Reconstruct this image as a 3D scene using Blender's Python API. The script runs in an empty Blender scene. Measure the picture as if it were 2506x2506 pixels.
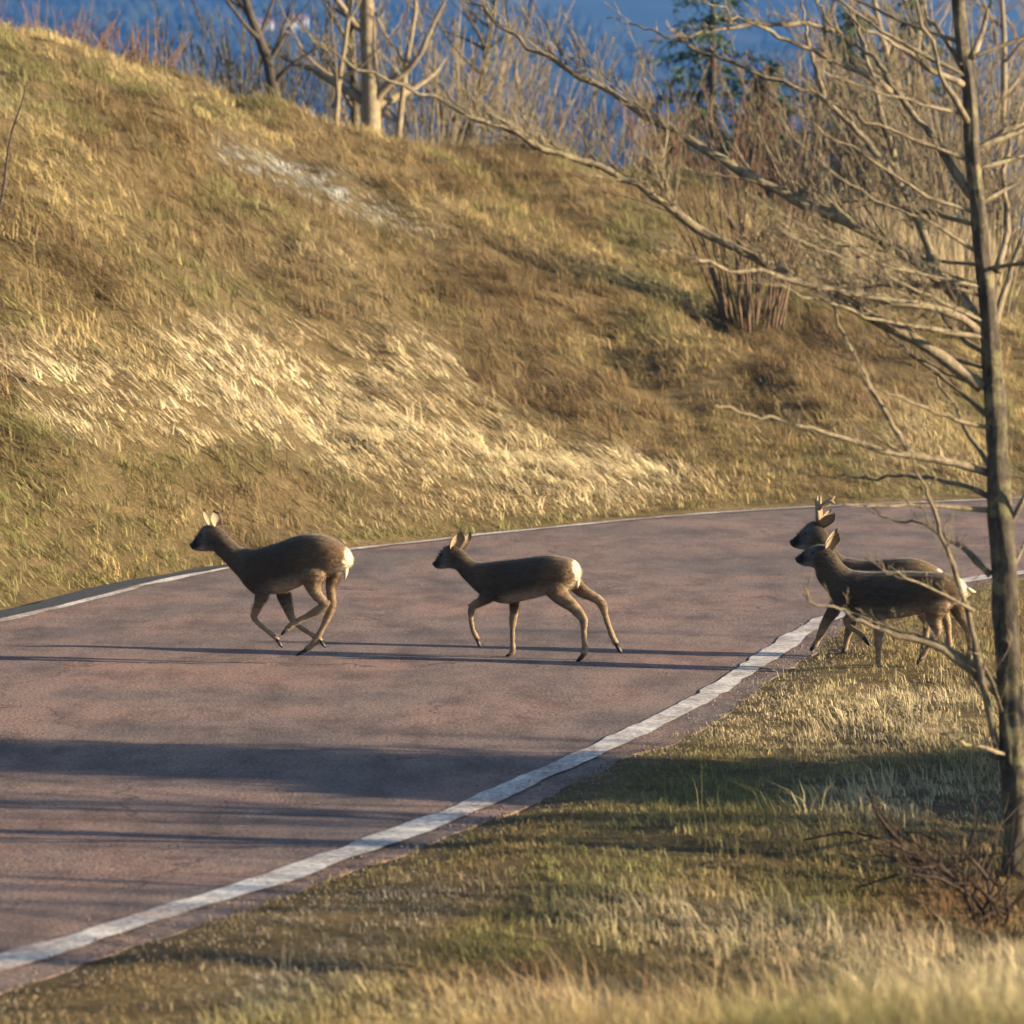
import bpy, bmesh, math, random
import numpy as np
from mathutils import Vector, kdtree

# ------------------------------------------------------------------ camera, sky, sun, exposure
scene = bpy.context.scene
COL = scene.collection
FPX, CX, CY, YH = 9450.0, 1253.0, 1253.0, 483.0      # photograph is 2506 px square
EYE = np.array([0.0, 0.0, 3.0])
PITCH = math.atan((CY - YH) / FPX)
cam_d = bpy.data.cameras.new('camera')
cam = bpy.data.objects.new('camera', cam_d)
COL.objects.link(cam)
cam.location = EYE
cam.rotation_euler = (math.radians(90) - PITCH, 0, 0)
cam_d.sensor_width = 36.0
cam_d.lens = 36.0 * FPX / 2506.0
cam_d.clip_start, cam_d.clip_end = 0.5, 20000
cam_d.dof.use_dof = True
cam_d.dof.focus_distance = 25.0
cam_d.dof.aperture_fstop = 3.6
scene.camera = cam

SUN_EL, SUN_AZ = math.radians(15.0), math.radians(-12.0)   # azimuth: from +x (right) towards +y (away)
S = Vector((math.cos(SUN_EL) * math.cos(SUN_AZ), math.cos(SUN_EL) * math.sin(SUN_AZ), math.sin(SUN_EL)))
world = bpy.data.worlds.new('World')
scene.world = world
world.use_nodes = True
wn = world.node_tree.nodes
sky = wn.new('ShaderNodeTexSky')
sky.sky_type = 'NISHITA'
sky.sun_disc = False
sky.sun_elevation = SUN_EL
sky.sun_rotation = math.radians(90) - SUN_AZ
bg = wn['Background']
bg.inputs['Strength'].default_value = 0.05
world.node_tree.links.new(sky.outputs[0], bg.inputs['Color'])
sun_d = bpy.data.lights.new('sun', 'SUN')
sun_d.energy = 5.0
sun_d.angle = math.radians(0.5)
sun_d.color = (1.0, 0.81, 0.54)
sun = bpy.data.objects.new('sun', sun_d)
COL.objects.link(sun)
sun.rotation_euler = (-S).to_track_quat('-Z', 'Y').to_euler()
scene.view_settings.view_transform = 'Standard'
scene.view_settings.look = 'None'
scene.view_settings.gamma = 1.0
scene.view_settings.exposure = 2.3
scene.cycles.max_bounces = 4
scene.cycles.adaptive_threshold = 0.025
scene.cycles.diffuse_bounces = 2
scene.cycles.glossy_bounces = 2
scene.cycles.transparent_max_bounces = 6
scene.cycles.volume_bounces = 0

# ------------------------------------------------------------------ pixel helpers
cp, sp = math.cos(PITCH), math.sin(PITCH)

def ray(px, py):
    a, b = (px - CX) / FPX, (CY - py) / FPX
    return np.array([a, cp + b * sp, -sp + b * cp])

def on_plane(px, py, h=0.0):
    d = ray(px, py)
    return EYE + d * ((h - EYE[2]) / d[2])

def at_y(px, py, y):
    d = ray(px, py)
    return EYE + d * (y / d[1])

def to_px(P):
    q = np.asarray(P) - EYE
    dep = q[..., 1] * cp - q[..., 2] * sp
    up = q[..., 1] * sp + q[..., 2] * cp
    return CX + FPX * q[..., 0] / dep, CY - FPX * up / dep

# ------------------------------------------------------------------ noise
def vnoise(x, y, seed=0):
    x = np.asarray(x, float); y = np.asarray(y, float)
    xi, yi = np.floor(x).astype(np.int64), np.floor(y).astype(np.int64)
    fx, fy = x - xi, y - yi
    fx, fy = fx * fx * (3 - 2 * fx), fy * fy * (3 - 2 * fy)
    def h(a, b):
        n = (a * 374761393 + b * 668265263 + seed * 974711) & 0x7fffffff
        n = ((n ^ (n >> 13)) * 1274126177) & 0x7fffffff
        n = n ^ (n >> 16)
        return (n & 0xffff) / 65535.0
    return (h(xi, yi) * (1 - fx) + h(xi + 1, yi) * fx) * (1 - fy) + (h(xi, yi + 1) * (1 - fx) + h(xi + 1, yi + 1) * fx) * fy

def fbm(x, y, seed=0, o=4):
    s, a, t = 0, 1.0, 0
    for i in range(o):
        s = s + a * vnoise(x * 2 ** i, y * 2 ** i, seed + i * 7); t += a; a *= 0.5
    return s / t

def sstep(a, b, x):
    t = np.clip((x - a) / (b - a), 0, 1)
    return t * t * (3 - 2 * t)

# ------------------------------------------------------------------ materials
MATS = {}
def new_mat(name):
    m = bpy.data.materials.new(name); m.use_nodes = True
    MATS[name] = m
    return m, m.node_tree.nodes, m.node_tree.links, m.node_tree.nodes['Principled BSDF']

def ramp(nodes, stops):
    r = nodes.new('ShaderNodeValToRGB')
    e = r.color_ramp.elements
    while len(e) < len(stops): e.new(0.5)
    for k, (p, c) in zip(e, stops):
        k.position = p; k.color = (*c, 1)
    return r

def noise_tex(nodes, links, scale, detail=6, rough=0.6, vec=None, dist=0.0):
    n = nodes.new('ShaderNodeTexNoise')
    n.inputs['Scale'].default_value = scale; n.inputs['Detail'].default_value = detail
    n.inputs['Roughness'].default_value = rough; n.inputs['Distortion'].default_value = dist
    if vec is not None: links.new(vec, n.inputs['Vector'])
    return n

def coord(nodes, links, scl=(1, 1, 1)):
    t = nodes.new('ShaderNodeTexCoord'); mp = nodes.new('ShaderNodeMapping')
    mp.inputs['Scale'].default_value = scl
    links.new(t.outputs['Object'], mp.inputs['Vector'])
    return mp.outputs['Vector']

def bump(nodes, links, height, strength, dist, bsdf):
    b = nodes.new('ShaderNodeBump'); b.inputs['Strength'].default_value = strength; b.inputs['Distance'].default_value = dist
    links.new(height, b.inputs['Height']); links.new(b.outputs[0], bsdf.inputs['Normal'])

def mix(nodes, links, fac, a, b, mode='MIX'):
    m = nodes.new('ShaderNodeMix'); m.data_type = 'RGBA'; m.blend_type = mode
    for s, v in ((0, fac), (6, a), (7, b)):
        if isinstance(v, (int, float)): m.inputs[s].default_value = v
        elif isinstance(v, tuple): m.inputs[s].default_value = (*v, 1)
        else: links.new(v, m.inputs[s])
    return m.outputs[2]

def simple_mat(name, c1, c2, scale, rough=0.85, bs=0.4, bd=0.01, scl=(1, 1, 1)):
    m, n, l, b = new_mat(name)
    v = coord(n, l, scl)
    t = noise_tex(n, l, scale, 6, 0.65, v)
    r = ramp(n, [(0.3, c1), (0.7, c2)])
    l.new(t.outputs['Fac'], r.inputs[0]); l.new(r.outputs[0], b.inputs['Base Color'])
    b.inputs['Roughness'].default_value = rough
    b.inputs['Specular IOR Level'].default_value = 0.25
    if bs: bump(n, l, t.outputs['Fac'], bs, bd, b)
    return m

# asphalt, worn reddish chip seal
m, n, l, b = new_mat('asphalt')
v = coord(n, l)
big = noise_tex(n, l, 0.55, 5, 0.6, v, 0.6)
mid = noise_tex(n, l, 2.6, 7, 0.72, coord(n, l, (1.0, 0.45, 1)))
fine = noise_tex(n, l, 48.0, 4, 0.75, v)
rb = ramp(n, [(0.34, (0.105, 0.086, 0.082)), (0.5, (0.150, 0.110, 0.098)), (0.66, (0.195, 0.125, 0.103))])
l.new(big.outputs['Fac'], rb.inputs[0])
rm = ramp(n, [(0.36, (0.40, 0.40, 0.43)), (0.56, (1, 1, 1))])
l.new(mid.outputs['Fac'], rm.inputs[0])
c1 = mix(n, l, 0.75, rb.outputs[0], rm.outputs[0], 'MULTIPLY')
rf = ramp(n, [(0.36, (0.30, 0.30, 0.33)), (0.5, (0.95, 0.95, 0.95)), (0.66, (1.8, 1.65, 1.5))])
l.new(fine.outputs['Fac'], rf.inputs[0])
c2 = mix(n, l, 0.8, c1, rf.outputs[0], 'MULTIPLY')
vo = n.new('ShaderNodeTexVoronoi'); vo.inputs['Scale'].default_value = 55
l.new(v, vo.inputs['Vector'])
rv = ramp(n, [(0.0, (1, 1, 1)), (0.06, (0, 0, 0))])
l.new(vo.outputs['Distance'], rv.inputs[0])
pick = n.new('ShaderNodeMath'); pick.operation = 'GREATER_THAN'; pick.inputs[1].default_value = 0.93
l.new(vo.outputs['Color'], pick.inputs[0])
mu = n.new('ShaderNodeMath'); mu.operation = 'MULTIPLY'
l.new(rv.outputs[0], mu.inputs[0]); l.new(pick.outputs[0], mu.inputs[1])
c3 = mix(n, l, mu.outputs[0], c2, (0.5, 0.45, 0.38))
# cracks: warped cell borders, sparse
wv = n.new('ShaderNodeVectorMath'); wv.operation = 'ADD'
nz = noise_tex(n, l, 1.3, 4, 0.6, v)
l.new(v, wv.inputs[0]); l.new(nz.outputs['Color'], wv.inputs[1])
vc = n.new('ShaderNodeTexVoronoi'); vc.feature = 'DISTANCE_TO_EDGE'; vc.inputs['Scale'].default_value = 0.42
l.new(wv.outputs[0], vc.inputs['Vector'])
rc = ramp(n, [(0.0, (1, 1, 1)), (0.008, (0, 0, 0))])
l.new(vc.outputs['Distance'], rc.inputs[0])
gate = ramp(n, [(0.48, (0, 0, 0)), (0.56, (0.8, 0.8, 0.8))]); l.new(big.outputs['Fac'], gate.inputs[0])
cg = n.new('ShaderNodeMath'); cg.operation = 'MULTIPLY'
l.new(rc.outputs[0], cg.inputs[0]); l.new(gate.outputs[0], cg.inputs[1])
c4 = mix(n, l, cg.outputs[0], c3, (0.03, 0.027, 0.027))
l.new(c4, b.inputs['Base Color'])
b.inputs['Roughness'].default_value = 0.9; b.inputs['Specular IOR Level'].default_value = 0.2
bump(n, l, fine.outputs['Fac'], 0.8, 0.012, b)

# worn road paint
m, n, l, b = new_mat('road_paint')
v = coord(n, l)
t = noise_tex(n, l, 26, 8, 0.8, v)
tb_ = noise_tex(n, l, 1.6, 5, 0.7, v)
ad = n.new('ShaderNodeMath'); ad.operation = 'MULTIPLY_ADD'; ad.inputs[1].default_value = 0.75
l.new(tb_.outputs['Fac'], ad.inputs[0]); l.new(t.outputs['Fac'], ad.inputs[2])
r = ramp(n, [(0.76, (0.17, 0.125, 0.11)), (0.92, (0.36, 0.335, 0.31)), (1.0, (0.52, 0.49, 0.45))])
l.new(ad.outputs[0], r.inputs[0]); l.new(r.outputs[0], b.inputs['Base Color'])
b.inputs['Roughness'].default_value = 0.8
bump(n, l, t.outputs['Fac'], 0.4, 0.004, b)

# soil below the grass, forest-dark far away
m, n, l, b = new_mat('ground')
v = coord(n, l)
t = noise_tex(n, l, 1.7, 8, 0.7, v)
r = ramp(n, [(0.3, (0.060, 0.045, 0.025)), (0.5, (0.115, 0.086, 0.044)), (0.72, (0.17, 0.128, 0.068))])
l.new(t.outputs['Fac'], r.inputs[0])
sx = n.new('ShaderNodeSeparateXYZ'); tc = n.new('ShaderNodeTexCoord'); l.new(tc.outputs['Object'], sx.inputs[0])
mr = n.new('ShaderNodeMapRange'); mr.inputs[1].default_value = 90; mr.inputs[2].default_value = 260
l.new(sx.outputs['Y'], mr.inputs[0])
th = noise_tex(n, l, 34, 8, 0.8, coord(n, l, (0.45, 1, 1)), 1.5)
rth = ramp(n, [(0.34, (0.35, 0.34, 0.32)), (0.5, (1.0, 0.98, 0.92)), (0.66, (2.3, 2.2, 1.9))]); l.new(th.outputs['Fac'], rth.inputs[0])
gc = mix(n, l, 1.0, r.outputs[0], rth.outputs[0], 'MULTIPLY')
t2 = noise_tex(n, l, 0.012, 6, 0.6, v)
r2 = ramp(n, [(0.35, (0.012, 0.018, 0.018)), (0.55, (0.020, 0.025, 0.022)), (0.70, (0.050, 0.048, 0.038))])
l.new(t2.outputs['Fac'], r2.inputs[0])
l.new(mix(n, l, mr.outputs[0], gc, r2.outputs[0]), b.inputs['Base Color'])
b.inputs['Roughness'].default_value = 0.95; b.inputs['Specular IOR Level'].default_value = 0.1
bump(n, l, th.outputs['Fac'], 1.0, 0.04, b)

# grass: every blade carries its own colour
def grass_mat(name):
    m, n, l, b = new_mat(name)
    a = n.new('ShaderNodeAttribute'); a.attribute_name = 'tint'
    c = a.outputs['Color']
    l.new(c, b.inputs['Base Color'])
    b.inputs['Roughness'].default_value = 0.7; b.inputs['Specular IOR Level'].default_value = 0.15
    tr = n.new('ShaderNodeBsdfTranslucent'); l.new(c, tr.inputs['Color'])
    ms = n.new('ShaderNodeMixShader'); ms.inputs[0].default_value = 0.35
    l.new(b.outputs[0], ms.inputs[1]); l.new(tr.outputs[0], ms.inputs[2])
    l.new(ms.outputs[0], n['Material Output'].inputs['Surface'])
    return m
grass_mat('grass_blade')

# bark with lichen
def bark_mat(name, dark, light, lichen, amt):
    m, n, l, b = new_mat(name)
    v = coord(n, l, (1, 1, 0.35))
    t = noise_tex(n, l, 26, 8, 0.8, v)
    r = ramp(n, [(0.32, dark), (0.68, light)])
    l.new(t.outputs['Fac'], r.inputs[0])
    t2 = noise_tex(n, l, 9, 5, 0.7, coord(n, l))
    r2 = ramp(n, [(0.60 - amt * .2, (0, 0, 0)), (0.70 - amt * .2, (0.7, 0.7, 0.7))]); l.new(t2.outputs['Fac'], r2.inputs[0])
    l.new(mix(n, l, r2.outputs[0], r.outputs[0], lichen), b.inputs['Base Color'])
    b.inputs['Roughness'].default_value = 0.9; b.inputs['Specular IOR Level'].default_value = 0.15
    bump(n, l, t.outputs['Fac'], 0.9, 0.012, b)
    return m
bark_mat('bark', (0.012, 0.010, 0.009), (0.13, 0.105, 0.075), (0.19, 0.17, 0.08), 0.42)
bark_mat('bark_pale', (0.10, 0.08, 0.055), (0.28, 0.215, 0.13), (0.27, 0.25, 0.13), 0.3)
bark_mat('bark_limb', (0.050, 0.040, 0.030), (0.32, 0.255, 0.165), (0.25, 0.22, 0.11), 0.3)
bark_mat('bark_dark', (0.025, 0.021, 0.018), (0.085, 0.068, 0.05), (0.10, 0.09, 0.05), 0.1)
bark_mat('bark_tan', (0.05, 0.034, 0.024), (0.16, 0.105, 0.065), (0.20, 0.17, 0.09), 0.2)
bark_mat('bark_red', (0.11, 0.055, 0.033), (0.24, 0.14, 0.08), (0.22, 0.18, 0.10), 0.0)
bark_mat('bark_bramble', (0.022, 0.016, 0.013), (0.075, 0.052, 0.038), (0.10, 0.08, 0.05), 0.0)
simple_mat('edge_shade', (0.018, 0.020, 0.024), (0.045, 0.046, 0.05), 14, 0.8, 0.6, 0.01)  # near-black tone for the shade painted beside the far edge line
simple_mat('needles', (0.018, 0.034, 0.016), (0.05, 0.075, 0.03), 3.0, 0.7, 0)
simple_mat('forest_canopy', (0.010, 0.015, 0.014), (0.022, 0.026, 0.020), 0.15, 0.9, 0)
simple_mat('render_wall', (0.70, 0.68, 0.62), (0.82, 0.80, 0.75), 0.6, 0.9, 0)
simple_mat('roof_tile', (0.20, 0.09, 0.06), (0.30, 0.14, 0.09), 1.2, 0.9, 0)
simple_mat('window_glass', (0.02, 0.025, 0.03), (0.04, 0.045, 0.05), 2.0, 0.2, 0)
simple_mat('stone', (0.09, 0.075, 0.065), (0.20, 0.165, 0.14), 9, 0.9, 0.8, 0.02)
simple_mat('hoof_horn', (0.012, 0.010, 0.009), (0.035, 0.028, 0.022), 60, 0.45, 0.2, 0.002)
simple_mat('velvet', (0.17, 0.12, 0.07), (0.30, 0.22, 0.13), 90, 0.95, 0.6, 0.004)
m, n, l, b = new_mat('wet_black'); b.inputs['Base Color'].default_value = (0.006, 0.005, 0.005, 1); b.inputs['Roughness'].default_value = 0.18
t = noise_tex(n, l, 300, 2); bump(n, l, t.outputs['Fac'], 0.1, 0.0005, b)

m, n, l, b = new_mat('fur')
a = n.new('ShaderNodeAttribute'); a.attribute_name = 'coat'
t = noise_tex(n, l, 70, 4, 0.7, coord(n, l, (0.35, 1, 1)))
r = ramp(n, [(0.3, (0.62, 0.60, 0.58)), (0.7, (1.25, 1.2, 1.1))]); l.new(t.outputs['Fac'], r.inputs[0])
l.new(mix(n, l, 1.0, a.outputs['Color'], r.outputs[0], 'MULTIPLY'), b.inputs['Base Color'])
b.inputs['Roughness'].default_value = 0.75; b.inputs['Specular IOR Level'].default_value = 0.12
b.inputs['Sheen Weight'].default_value = 0.15; b.inputs['Sheen Roughness'].default_value = 0.5
bump(n, l, t.outputs['Fac'], 0.5, 0.006, b)

# ------------------------------------------------------------------ mesh helpers
def mesh_obj(name, verts, faces, mat, parent=None, smooth=False, link=True):
    me = bpy.data.meshes.new(name)
    me.from_pydata([tuple(map(float, p)) for p in verts], [], faces)
    me.update()
    if smooth: me.polygons.foreach_set('use_smooth', [True] * len(me.polygons))
    if mat: me.materials.append(MATS[mat])
    o = bpy.data.objects.new(name, me)
    if link: COL.objects.link(o)
    if parent is not None: o.parent = parent
    return o

def tag(o, label=None, cat=None, group=None, kind=None):
    if label: o['label'] = label
    if cat: o['category'] = cat
    if group: o['group'] = group
    if kind: o['kind'] = kind
    return o

def empty(name, loc=(0, 0, 0), rz=0.0):
    o = bpy.data.objects.new(name, None); COL.objects.link(o)
    o.location = loc; o.rotation_euler = (0, 0, rz); o.empty_display_size = 0.2
    return o

class MB:
    def __init__(s): s.v, s.f = [], []
    def tube(s, pts, rad, sides=5, cap=True):
        pts = [np.asarray(p, float) for p in pts]
        n = len(pts); base = len(s.v)
        up = np.array([0.31, 0.17, 0.93])
        for i in range(n):
            t = pts[min(i + 1, n - 1)] - pts[max(i - 1, 0)]
            t = t / (np.linalg.norm(t) + 1e-9)
            a = np.cross(t, up); la = np.linalg.norm(a)
            if la < 1e-3: a = np.cross(t, [1, 0, 0]); la = np.linalg.norm(a)
            a /= la; bb = np.cross(t, a)
            for k in range(sides):
                an = 2 * math.pi * k / sides
                s.v.append(pts[i] + rad[i] * (a * math.cos(an) + bb * math.sin(an)))
        for i in range(n - 1):
            for k in range(sides):
                k2 = (k + 1) % sides
                s.f.append((base + i * sides + k, base + i * sides + k2, base + (i + 1) * sides + k2, base + (i + 1) * sides + k))
        if cap:
            s.f.append(tuple(base + (n - 1) * sides + k for k in range(sides)))
            s.f.append(tuple(base + k for k in reversed(range(sides))))
    def box(s, x0, x1, y0, y1, z0, z1):
        b_ = len(s.v)
        s.v += [np.array(p) for p in ((x0, y0, z0), (x1, y0, z0), (x1, y1, z0), (x0, y1, z0), (x0, y0, z1), (x1, y0, z1), (x1, y1, z1), (x0, y1, z1))]
        s.f += [tuple(b_ + i for i in q) for q in ((0, 3, 2, 1), (4, 5, 6, 7), (0, 1, 5, 4), (1, 2, 6, 5), (2, 3, 7, 6), (3, 0, 4, 7))]
    def build(s, name, mat, parent=None, smooth=True, off=(0, 0, 0)):
        off = np.asarray(off, float)
        return mesh_obj(name, [p - off for p in s.v], s.f, mat, parent, smooth)

def catmull(P, n):
    """even resampling of a polyline with its corners rounded"""
    P = np.asarray(P, float)
    d = np.concatenate([[0], np.cumsum(np.linalg.norm(np.diff(P, axis=0), axis=1))])
    m_ = n * 4
    q = np.linspace(0, d[-1], m_)
    R = np.stack([np.interp(q, d, P[:, k]) for k in range(P.shape[1])], 1)
    w = max(3, int(m_ * min(0.9 / d[-1], 0.05)))
    pad = np.vstack([2 * R[0] - R[1:w + 1][::-1], R, 2 * R[-1] - R[-w - 1:-1][::-1]])
    ker = np.hanning(2 * w + 3)[1:-1]; ker /= ker.sum()
    R = np.stack([np.convolve(pad[:, k], ker, 'valid') for k in range(P.shape[1])], 1)
    return R[np.linspace(0, len(R) - 1, n).round().astype(int)]

# ------------------------------------------------------------------ road lines
near_px = [(0, 2360), (300, 2265), (560, 2190), (850, 2090), (1130, 1985), (1350, 1885), (1500, 1822), (1640, 1755), (1800, 1660), (1900, 1590), (2010, 1516), (2180, 1462), (2385, 1412)]
far_px = [(0, 1518), (150, 1488), (350, 1432), (540, 1393), (870, 1342), (1150, 1312), (1500, 1277), (1750, 1254), (2000, 1238), (2300, 1228)]
nl = [on_plane(*p)[:2] for p in near_px]
fl = [on_plane(*p)[:2] for p in far_px]
dn = (nl[0] - nl[2]) / np.linalg.norm(nl[0] - nl[2]); df = (fl[0] - fl[2]) / np.linalg.norm(fl[0] - fl[2])
nl = [nl[0] + dn * 24, nl[0] + dn * 10] + nl + [np.array(p) for p in ((5.6, 32.1), (9, 33.4), (18, 34.5), (40, 35))]
fl = [fl[0] + df * 30, fl[0] + df * 12] + fl + [np.array(p) for p in ((6.5, 39.4), (10, 40.2), (18, 41), (40, 41.5))]
NL, FL = catmull(nl, 520), catmull(fl, 520)

def offset(P, d):
    t = np.gradient(P, axis=0); t /= np.linalg.norm(t, axis=1)[:, None]
    return P + np.stack([-t[:, 1], t[:, 0]], 1) * (d[:, None] if hasattr(d, '__len__') else d)
k_ = np.arange(520)
edge_n = 0.17 + 0.20 * fbm(k_ * 0.05, k_ * 0, 3, 3) + 0.12 * (fbm(k_ * 0.35, k_ * 0, 5, 3) - .5)
edge_f = 0.10 + 0.22 * sstep(-1.7, -3.2, FL[:, 0]) + 0.10 * (fbm(k_ * 0.25, k_ * 0 + 9, 5, 3) - .5)
NE, FE = offset(NL, -edge_n), offset(FL, edge_f)

def sdist(X, Y, P):
    """signed distance to polyline P: positive on its left (the far side)"""
    sh = X.shape; X, Y = X.ravel(), Y.ravel()
    out = np.empty(len(X))
    t = np.gradient(P, axis=0); t /= np.linalg.norm(t, axis=1)[:, None]
    for i in range(0, len(X), 20000):
        dx = X[i:i + 20000, None] - P[None, :, 0]; dy = Y[i:i + 20000, None] - P[None, :, 1]
        d2 = dx * dx + dy * dy
        j = np.argmin(d2, 1); r_ = np.arange(len(j))
        sg = np.sign(t[j, 0] * dy[r_, j] - t[j, 1] * dx[r_, j])
        out[i:i + 20000] = sg * np.sqrt(d2[r_, j])
    return out.reshape(sh)

def height(X, Y):
    X, Y = np.asarray(X, float), np.asarray(Y, float)
    dN, dF = sdist(X, Y, NE), sdist(X, Y, FE)
    # --- hill beyond the far edge
    xc = np.clip(X, -14, 16)
    yf = np.interp(xc, FE[:, 0], FE[:, 1])
    Hc = np.interp(xc, [-14, -6.4, -2.2, 0, 1.5, 4.2, 7, 16], [5.9, 4.95, 3.95, 3.60, 3.20, 2.72, 2.35, 1.8])
    yc = np.interp(xc, [-14, -6.4, -2.2, 0, 1.5, 4.2, 7, 16], [42, 48, 52, 55, 57, 61, 64, 68])
    t = (Y - yf) / (yc - yf)
    p = np.where(t < 1, np.clip(t, 0, 1) - 0.13 * np.clip(t, 0, 1) ** 6, 0.87)
    hill = Hc * p / 0.87
    w_h = np.clip(t, 0, 1)
    bumps = (fbm(X * 0.33 + Y * 0.12, Y * 0.16 - X * 0.10, 11, 3) - 0.5) * 1.0 + (fbm(X * 1.1, Y * 0.55, 12, 3) - 0.5) * 0.40 + (fbm(X * 2.0 + 9, Y * 1.3, 13, 2) - 0.5) * 0.26
    hill = hill + bumps * sstep(0.02, 0.2, t)
    back = np.clip(Y - yc, 0, None)
    far = np.interp(back, [0, 8, 30, 90, 240, 800, 1400, 2000, 2700, 3300, 6000], [0, -0.6, -4, -12, -30, -34, 12, 86, 205, 215, 150])
    rough = (fbm(X / 160, Y / 160, 21, 4) - 0.5) * np.interp(back, [0, 100, 800, 3000], [0, 3, 14, 60])
    hill = hill + far + rough
    gut = -0.075 * (1 - sstep(0.22, 0.55, dF)) * sstep(-0.05, 0.0, dF) * sstep(1.5, -1.0, X) + 0.04 * sstep(0.3, 0.7, dF)
    hF = np.where(dF > 0, hill * sstep(0.0, 1.2, dF) + gut, -0.1)
    INS = np.where(-dN > -0.45, -0.022, -0.1)
    # --- near verge, and the bank the camera stands on
    vb = (fbm(X * 0.8, Y * 0.6, 31, 3) - 0.5) * 0.16
    d = -dN
    bank = (0.62 * sstep(13.4, 10.6, Y + 0.20 * np.sin(X * 2.3)) * sstep(-0.9, 1.0, X) + 0.35 * sstep(10.0, 4, Y))
    dip = -0.10 * np.exp(-((Y - 17.0) / 2.0) ** 2) * sstep(1.0, 2.5, d)
    hN = np.where(d > 0, (0.035 + vb) * sstep(0.0, 0.5, d) - 0.004 + bank * sstep(0.1, 2.0, d) + dip + 0.05 * np.clip(X - 6, 0, 30), INS)
    return np.where(dF > 0, hF, np.where(dN < 0.45, hN, -0.1))

def axis(lo, a, b_, hi, st, g=1.16):
    A = list(np.arange(a, b_ + 1e-6, st)); s_ = st
    while A[-1] < hi: s_ *= g; A.append(A[-1] + s_)
    s_ = st
    while A[0] > lo: s_ *= g; A.insert(0, A[0] - s_)
    return np.array(A)
gx, gy = axis(-5000, -10, 10, 5000, 0.2, 1.22), axis(-1500, 8, 62, 6000, 0.22, 1.12)
GX, GY = np.meshgrid(gx, gy)
GZ = height(GX, GY)
nx, ny = len(gx), len(gy)
idx = np.arange(nx * ny).reshape(ny, nx)
quads = np.stack([idx[:-1, :-1], idx[:-1, 1:], idx[1:, 1:], idx[1:, :-1]], -1).reshape(-1, 4)
ground = mesh_obj('ground', np.stack([GX, GY, GZ], -1).reshape(-1, 3), quads.tolist(), 'ground', smooth=True)
tag(ground, 'rough grassy ground rising to a hillside with far wooded slopes', 'ground', kind='structure')

# road slab with a crumbling edge
NA = 14
rv, rf_ = [], []
for i in range(520):
    rv.append((*NE[i], -0.12))
    for j in range(NA + 1):
        p = NE[i] * (1 - j / NA) + FE[i] * (j / NA)
        z = 0.012 * (fbm(p[0] * 0.7, p[1] * 0.4, 41, 2) - 0.5)
        if j in (0, NA): z -= 0.008
        rv.append((p[0], p[1], z))
    rv.append((*FE[i], -0.12))
W_ = NA + 3
for i in range(519):
    for j in range(W_ - 1):
        rf_.append((i * W_ + j, (i + 1) * W_ + j, (i + 1) * W_ + j + 1, i * W_ + j + 1))
road = mesh_obj('road', rv, rf_, 'asphalt', smooth=False)
tag(road, 'worn reddish asphalt road bending between grassy verges', 'road', kind='structure')
bm = bmesh.new(); bm.from_mesh(road.data); bmesh.ops.recalc_face_normals(bm, faces=bm.faces[:])
if bm.faces[len(bm.faces) // 2].normal.z < 0: bmesh.ops.reverse_faces(bm, faces=bm.faces[:])
bm.to_mesh(road.data); bm.free()

def paint(name, P, w0, seed, label):
    M = catmull(P[::4], 900)
    k = np.arange(900)
    wl = w0 / 2 + 0.08 * (fbm(k * 0.22, k * 0, seed, 4) - .5)
    wr = w0 / 2 + 0.08 * (fbm(k * 0.22, k * 0 + 5, seed + 3, 4) - .5)
    A, B = offset(M, wl), offset(M, -wr)
    v, f = [], []
    for i in range(900):
        for q in (0, .5, 1):
            p = A[i] * (1 - q) + B[i] * q
            v.append((p[0], p[1], 0.012 * (fbm(p[0] * 0.7, p[1] * 0.4, 41, 2) - 0.5) + 0.0055))
    for i in range(899):
        for q in (0, 1):
            f.append((i * 3 + q, i * 3 + q + 1, (i + 1) * 3 + q + 1, (i + 1) * 3 + q))
    o = mesh_obj(name, v, f, 'road_paint')
    return tag(o, label, 'road marking', kind='structure')
paint('road_edge_line', NL, 0.17, 51, 'broad worn white edge line beside the grass verge with the deer')
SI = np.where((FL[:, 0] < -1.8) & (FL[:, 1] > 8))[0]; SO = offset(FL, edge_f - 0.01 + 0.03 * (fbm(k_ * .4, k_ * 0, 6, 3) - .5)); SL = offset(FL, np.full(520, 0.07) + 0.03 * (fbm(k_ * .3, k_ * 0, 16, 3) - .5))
o = mesh_obj('shade_strip', [(*P_[i], .006) for i in SI for P_ in (SL, SO)], [(2 * q, 2 * q + 2, 2 * q + 3, 2 * q + 1) for q in range(len(SI) - 1)], 'edge_shade')  # dark sheet standing in for the shade along the far road edge
tag(o, 'dark painted shade strip between the far edge line and the grass', 'painted shade', kind='structure')
paint('road_edge_line', FL, 0.09, 52, 'thin worn white edge line at the foot of the hillside')

# ------------------------------------------------------------------ grass
rng = np.random.default_rng(7)

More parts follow.
